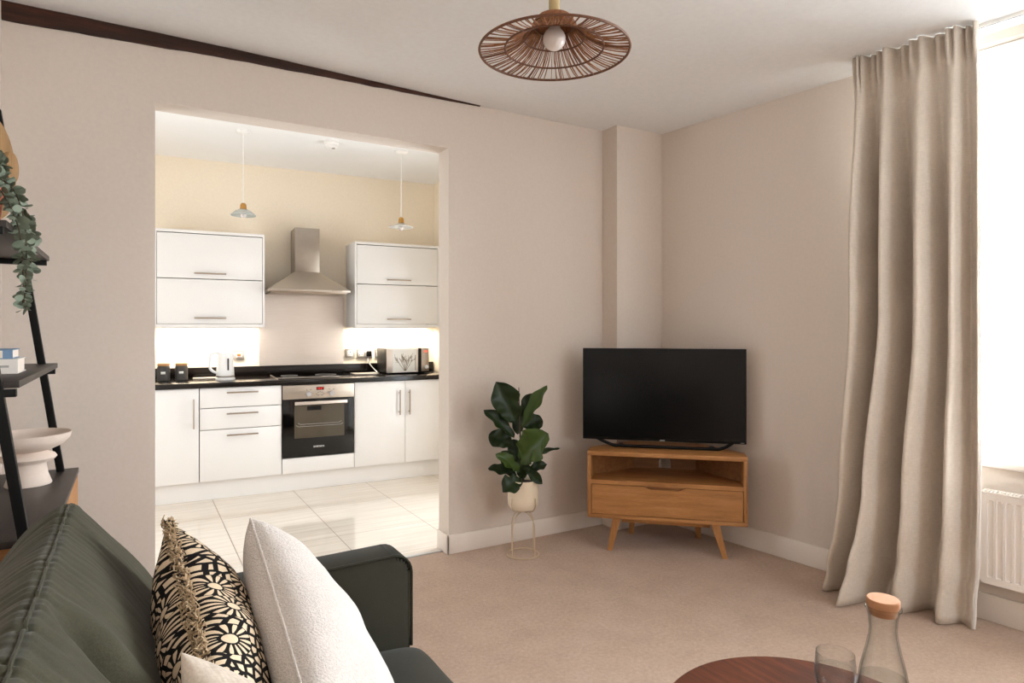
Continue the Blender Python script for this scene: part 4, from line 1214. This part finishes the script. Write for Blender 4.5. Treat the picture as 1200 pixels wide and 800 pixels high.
# scatter cushions
def pillow_mesh(w, h, th, pinch=.09, seed=0, N=64, wr=.006, sag=.0, puff=.5, front=1., back=1.):
    bm = bmesh.new()
    for sgn in (1, -1):
        rows = []
        for i in range(N + 1):
            row = []
            for j in range(N + 1):
                a, b_ = sin((2 * i / N - 1) * pi / 2), sin((2 * j / N - 1) * pi / 2)
                x = w / 2 * a * (1 - pinch * (1 - b_ * b_) * a * a); z = h / 2 * b_ * (1 - pinch * (1 - a * a) * b_ * b_)
                e = ((1 - abs(a) ** 2.6) * (1 - abs(b_) ** 2.6)) ** puff
                y = sgn * th / 2 * e * (front if sgn > 0 else back)
                edge = 1 - e
                y += wr * e * noise.noise((a * 3 + seed, b_ * 3, sgn * 2)) * 2 + sgn * wr * .8 * sin((a * 9 + b_ * 4) + seed) * edge * e * 2
                y += sag * (a * a) * .3
                row.append((x, y, z))
            rows.append(row)
        grid(bm, rows)
    bmesh.ops.remove_doubles(bm, verts=list(bm.verts), dist=.0004)
    return bm
def edge_pts(w, h, pinch, n=60, sides=(0, 1, 2, 3)):
    out = []
    for s in sides:
        for i in range(n):
            u = 2 * i / n - 1
            a, b_ = ((u, 1), (1, -u), (-u, -1), (-1, u))[s]
            out.append((w / 2 * a * (1 - pinch * (1 - b_ * b_) * a * a), 0, h / 2 * b_ * (1 - pinch * (1 - a * a) * b_ * b_)))
    return out
def place(FT, NT, lean, size):
    """FT: top corner farthest from the camera, NT: nearer top corner, lean: rough direction down the cushion"""
    FT, NT = Vector(FT), Vector(NT)
    xa = (NT - FT).normalized(); dn = Vector(lean); dn = (dn - xa * dn.dot(xa)).normalized()
    za = -dn; ya = za.cross(xa)
    c = (FT + NT) / 2 + dn * size / 2
    m = Matrix((xa, ya, za)).transposed().to_4x4(); m.translation = c
    return m
# patterned cushion
S1 = .50
t = Thing('cushion', 'black and cream daisy print cushion with a frayed tan fringe', 'cushion', group='scatter cushions on the sofa', matrix=place((.062, 1.50, .925), (.095, 1.02, .800), (.36, .10, -.88), S1))
t.add('cover', pillow_mesh(S1, S1, .20, .05, 2.2, wr=.007, puff=.42, front=.95), M['floral'], sharp=180)
random.seed(21)
for nm, mt, cnt in (('fringe', 'fringe', 6), ('fringe', 'fringe_dark', 1)):
    bm = bmesh.new()
    pts = edge_pts(S1, S1, .05, 150)
    for p in pts:
        p = Vector(p); o_ = p.normalized()
        for k in range(cnt):
            L = random.uniform(.006, .019)
            q = p + Vector((random.uniform(-.004, .004), random.uniform(-.006, .006), random.uniform(-.004, .004)))
            d = (o_ + Vector((random.uniform(-.6, .6), random.uniform(-.9, .9), random.uniform(-.6, .6)))).normalized()
            rv = lambda k_: Vector((random.uniform(-k_, k_), random.uniform(-k_, k_), random.uniform(-k_, k_)))
            tube(bm, [q - d * .003, q + d * L * .4 + rv(.003), q + d * L * .7 + rv(.005), q + d * L * .6 + rv(.008)], .0012, 4, radii=[.0015, .0015, .0014, .001])
    t.add(nm, bm, M[mt], 'frayed tan fringe' if mt == 'fringe' else 'dark threads in the fringe')
# white boucle cushion
S2 = .50
t = Thing('cushion', 'large white fluffy cushion leaning next to the sofa arm', 'cushion', group='scatter cushions on the sofa', matrix=place((.213, 1.455, .928), (.228, .975, .745), (.42, .20, -.80), S2))
t.add('cover', pillow_mesh(S2, S2, .21, .03, 5.1, wr=.005, puff=.40, back=.8), M['boucle'], sharp=180)
bm = bmesh.new(); tube(bm, edge_pts(S2, S2, .03, 60), .003, 6, True); t.add('piping', bm, M['boucle'])
# oatmeal cushion, just its corner in view
S3 = .42
t = Thing('cushion', 'plain oatmeal linen cushion in front of the daisy print cushion', 'cushion', group='scatter cushions on the sofa', matrix=place((.052, .905, .920), (.110, .52, .78), (.55, .15, -.80), S3))
t.add('cover', pillow_mesh(S3, S3, .15, .05, 8.4, wr=.004), M['linen'], sharp=180)

# ================================================================== COFFEE TABLE, CARAFE, TUMBLER
TXc, TYc, TZ = 1.276, .861, .45
t = Thing('coffee_table', 'round red brown wooden coffee table', 'coffee table', (TXc, TYc, 0))
bm = bmesh.new(); lathe(bm, [(0, TZ - .028), (.312, TZ - .028), (.324, TZ - .02), (.329, TZ - .010), (.329, TZ - .004), (.325, TZ), (0, TZ)], TXc, TYc, 96); t.add('tabletop', bm, M['walnut'])
for k in range(4):
    a = radians(25 + 90 * k)
    bm = bmesh.new(); cyl(bm, (TXc + .19 * cos(a), TYc + .19 * sin(a), TZ - .029), (TXc + .26 * cos(a), TYc + .26 * sin(a), .001), .018, 16, .012); t.add('leg', bm, M['walnut'])
def vessel(bm, prof_out, prof_in, cx_, cy_, seg=48):
    lathe(bm, prof_out + prof_in[::-1], cx_, cy_, seg)
CXc, CYc = 1.442, .809
t = Thing('carafe', 'clear glass water carafe with a cork stopper on the coffee table', 'carafe', (CXc, CYc, TZ))
out = [(0, TZ + .001), (.050, TZ + .001), (.056, TZ + .006), (.057, TZ + .03), (.054, TZ + .075), (.046, TZ + .12), (.035, TZ + .165), (.029, TZ + .195), (.028, TZ + .21), (.030, TZ + .235), (.0345, TZ + .252), (.0375, TZ + .254), (.0375, TZ + .259)]
inn = [(0, TZ + .008), (.047, TZ + .008), (.0528, TZ + .014), (.0535, TZ + .03), (.0508, TZ + .074), (.043, TZ + .119), (.032, TZ + .164), (.0262, TZ + .194), (.0253, TZ + .21), (.0272, TZ + .235), (.0315, TZ + .254), (.034, TZ + .259)]
bm = bmesh.new(); vessel(bm, out, inn, CXc, CYc); gl = t.add('glass_body', bm, M['glass'], sharp=60)
bm = bmesh.new(); lathe(bm, [(0, TZ + .0085), (.0468, TZ + .0085), (.0525, TZ + .0145), (.0532, TZ + .03), (.0505, TZ + .074), (.0465, TZ + .10), (0, TZ + .10)], CXc, CYc, 48); t.add('water', bm, M['water'], 'clear water')
bm = bmesh.new(); lathe(bm, [(0, TZ + .240), (.0268, TZ + .240), (.0305, TZ + .256), (.0335, TZ + .262), (.0335, TZ + .274), (.032, TZ + .276), (0, TZ + .276)], CXc, CYc, 36); t.add('stopper', bm, M['cork'], 'cork stopper')
GXc, GYc = 1.4447, .924
t = Thing('tumbler', 'clear glass tumbler of water on the coffee table', 'glass', (GXc, GYc, TZ))
out = [(0, TZ + .001), (.030, TZ + .001), (.036, TZ + .006), (.042, TZ + .025), (.046, TZ + .05), (.0455, TZ + .07), (.0425, TZ + .1035), (.0418, TZ + .1045)]
inn = [(0, TZ + .010), (.028, TZ + .011), (.0345, TZ + .015), (.0402, TZ + .028), (.0442, TZ + .05), (.0438, TZ + .07), (.0410, TZ + .1035)]
bm = bmesh.new(); vessel(bm, out, inn, GXc, GYc); t.add('glass_body', bm, M['glass'], sharp=60)
bm = bmesh.new(); lathe(bm, [(0, TZ + .0105), (.0278, TZ + .0115), (.0342, TZ + .0155), (.0399, TZ + .0285), (.0439, TZ + .05), (.0437, TZ + .066), (0, TZ + .066)], GXc, GYc, 48); t.add('water', bm, M['water'], 'clear water')

# ================================================================== LIGHT
w = bpy.data.worlds.new('overcast_sky'); scene.world = w; w.use_nodes = True
bg = w.node_tree.nodes['Background']; bg.inputs[0].default_value = (.93, .96, 1, 1); bg.inputs[1].default_value = 1.8
def area(name, frame, x, y, z, sx, sz, energy, col, yaw, tilt=0.):
    """daylight just outside a window; yaw is the direction it shines to in the frame (radians from local -y)"""
    L = bpy.data.lights.new(name, 'AREA'); L.shape = 'RECTANGLE'; L.size = sx; L.size_y = sz; L.energy = energy; L.color = col
    o = bpy.data.objects.new(name, L); COL.objects.link(o)
    o.location = frame.w(x, y, z)
    o.rotation_euler = (radians(90) - tilt, 0, frame.r + yaw)
    return o
# area lights shine along local -Z; rotated +90 deg about X they shine along +Y, so turn by pi to face the room
area('daylight_living', RW, (WX0 + WX1) / 2, .45, 1.75, WX1 - WX0 + .3, 2.2, 500, (.90, .95, 1), pi)
area('added_daylight_rear', ROOM, (WX2 + WX3) / 2, -2.5, 1.75, WX3 - WX2 + .3, 2.2, 46, (.92, .955, 1), 0)  # added light through the unseen rear window
area('added_daylight_kitchen_left', KIT, KU0 - .35, (KW0 + KW1) / 2, 1.4, 1.15, 2.0, 24, (.84, .92, 1), -pi / 2)  # added kitchen light through the unseen left opening
area('added_daylight_kitchen_right', KIT, KU1 + .35, (KW0 + KW1) / 2, 1.15, 1.15, 2.0, 44, (.84, .92, 1), pi / 2)  # added kitchen light through the unseen right opening

# ================================================================== CAMERA
cd = bpy.data.cameras.new('camera'); cam = bpy.data.objects.new('camera', cd); COL.objects.link(cam)
cam.location = (0, 0, 1.33); cam.rotation_euler = (radians(90), 0, radians(59.4 - 90))
cd.sensor_width = 36; cd.lens = 22.5; cd.shift_y = -16 / 1200; cd.clip_start = .02
scene.camera = cam

vs = scene.view_settings
vs.view_transform = 'Standard'; vs.look = 'None'; vs.exposure = 0.42; vs.gamma = 1.0; vs.use_curve_mapping = False
cy = scene.cycles
cy.use_denoising = True
try: cy.denoiser = 'OPENIMAGEDENOISE'
except Exception: pass
cy.max_bounces = 10; cy.diffuse_bounces = 6; cy.glossy_bounces = 5; cy.transmission_bounces = 8; cy.transparent_max_bounces = 12
cy.sample_clamp_indirect = 6.0
cy.caustics_reflective = False; cy.caustics_refractive = False
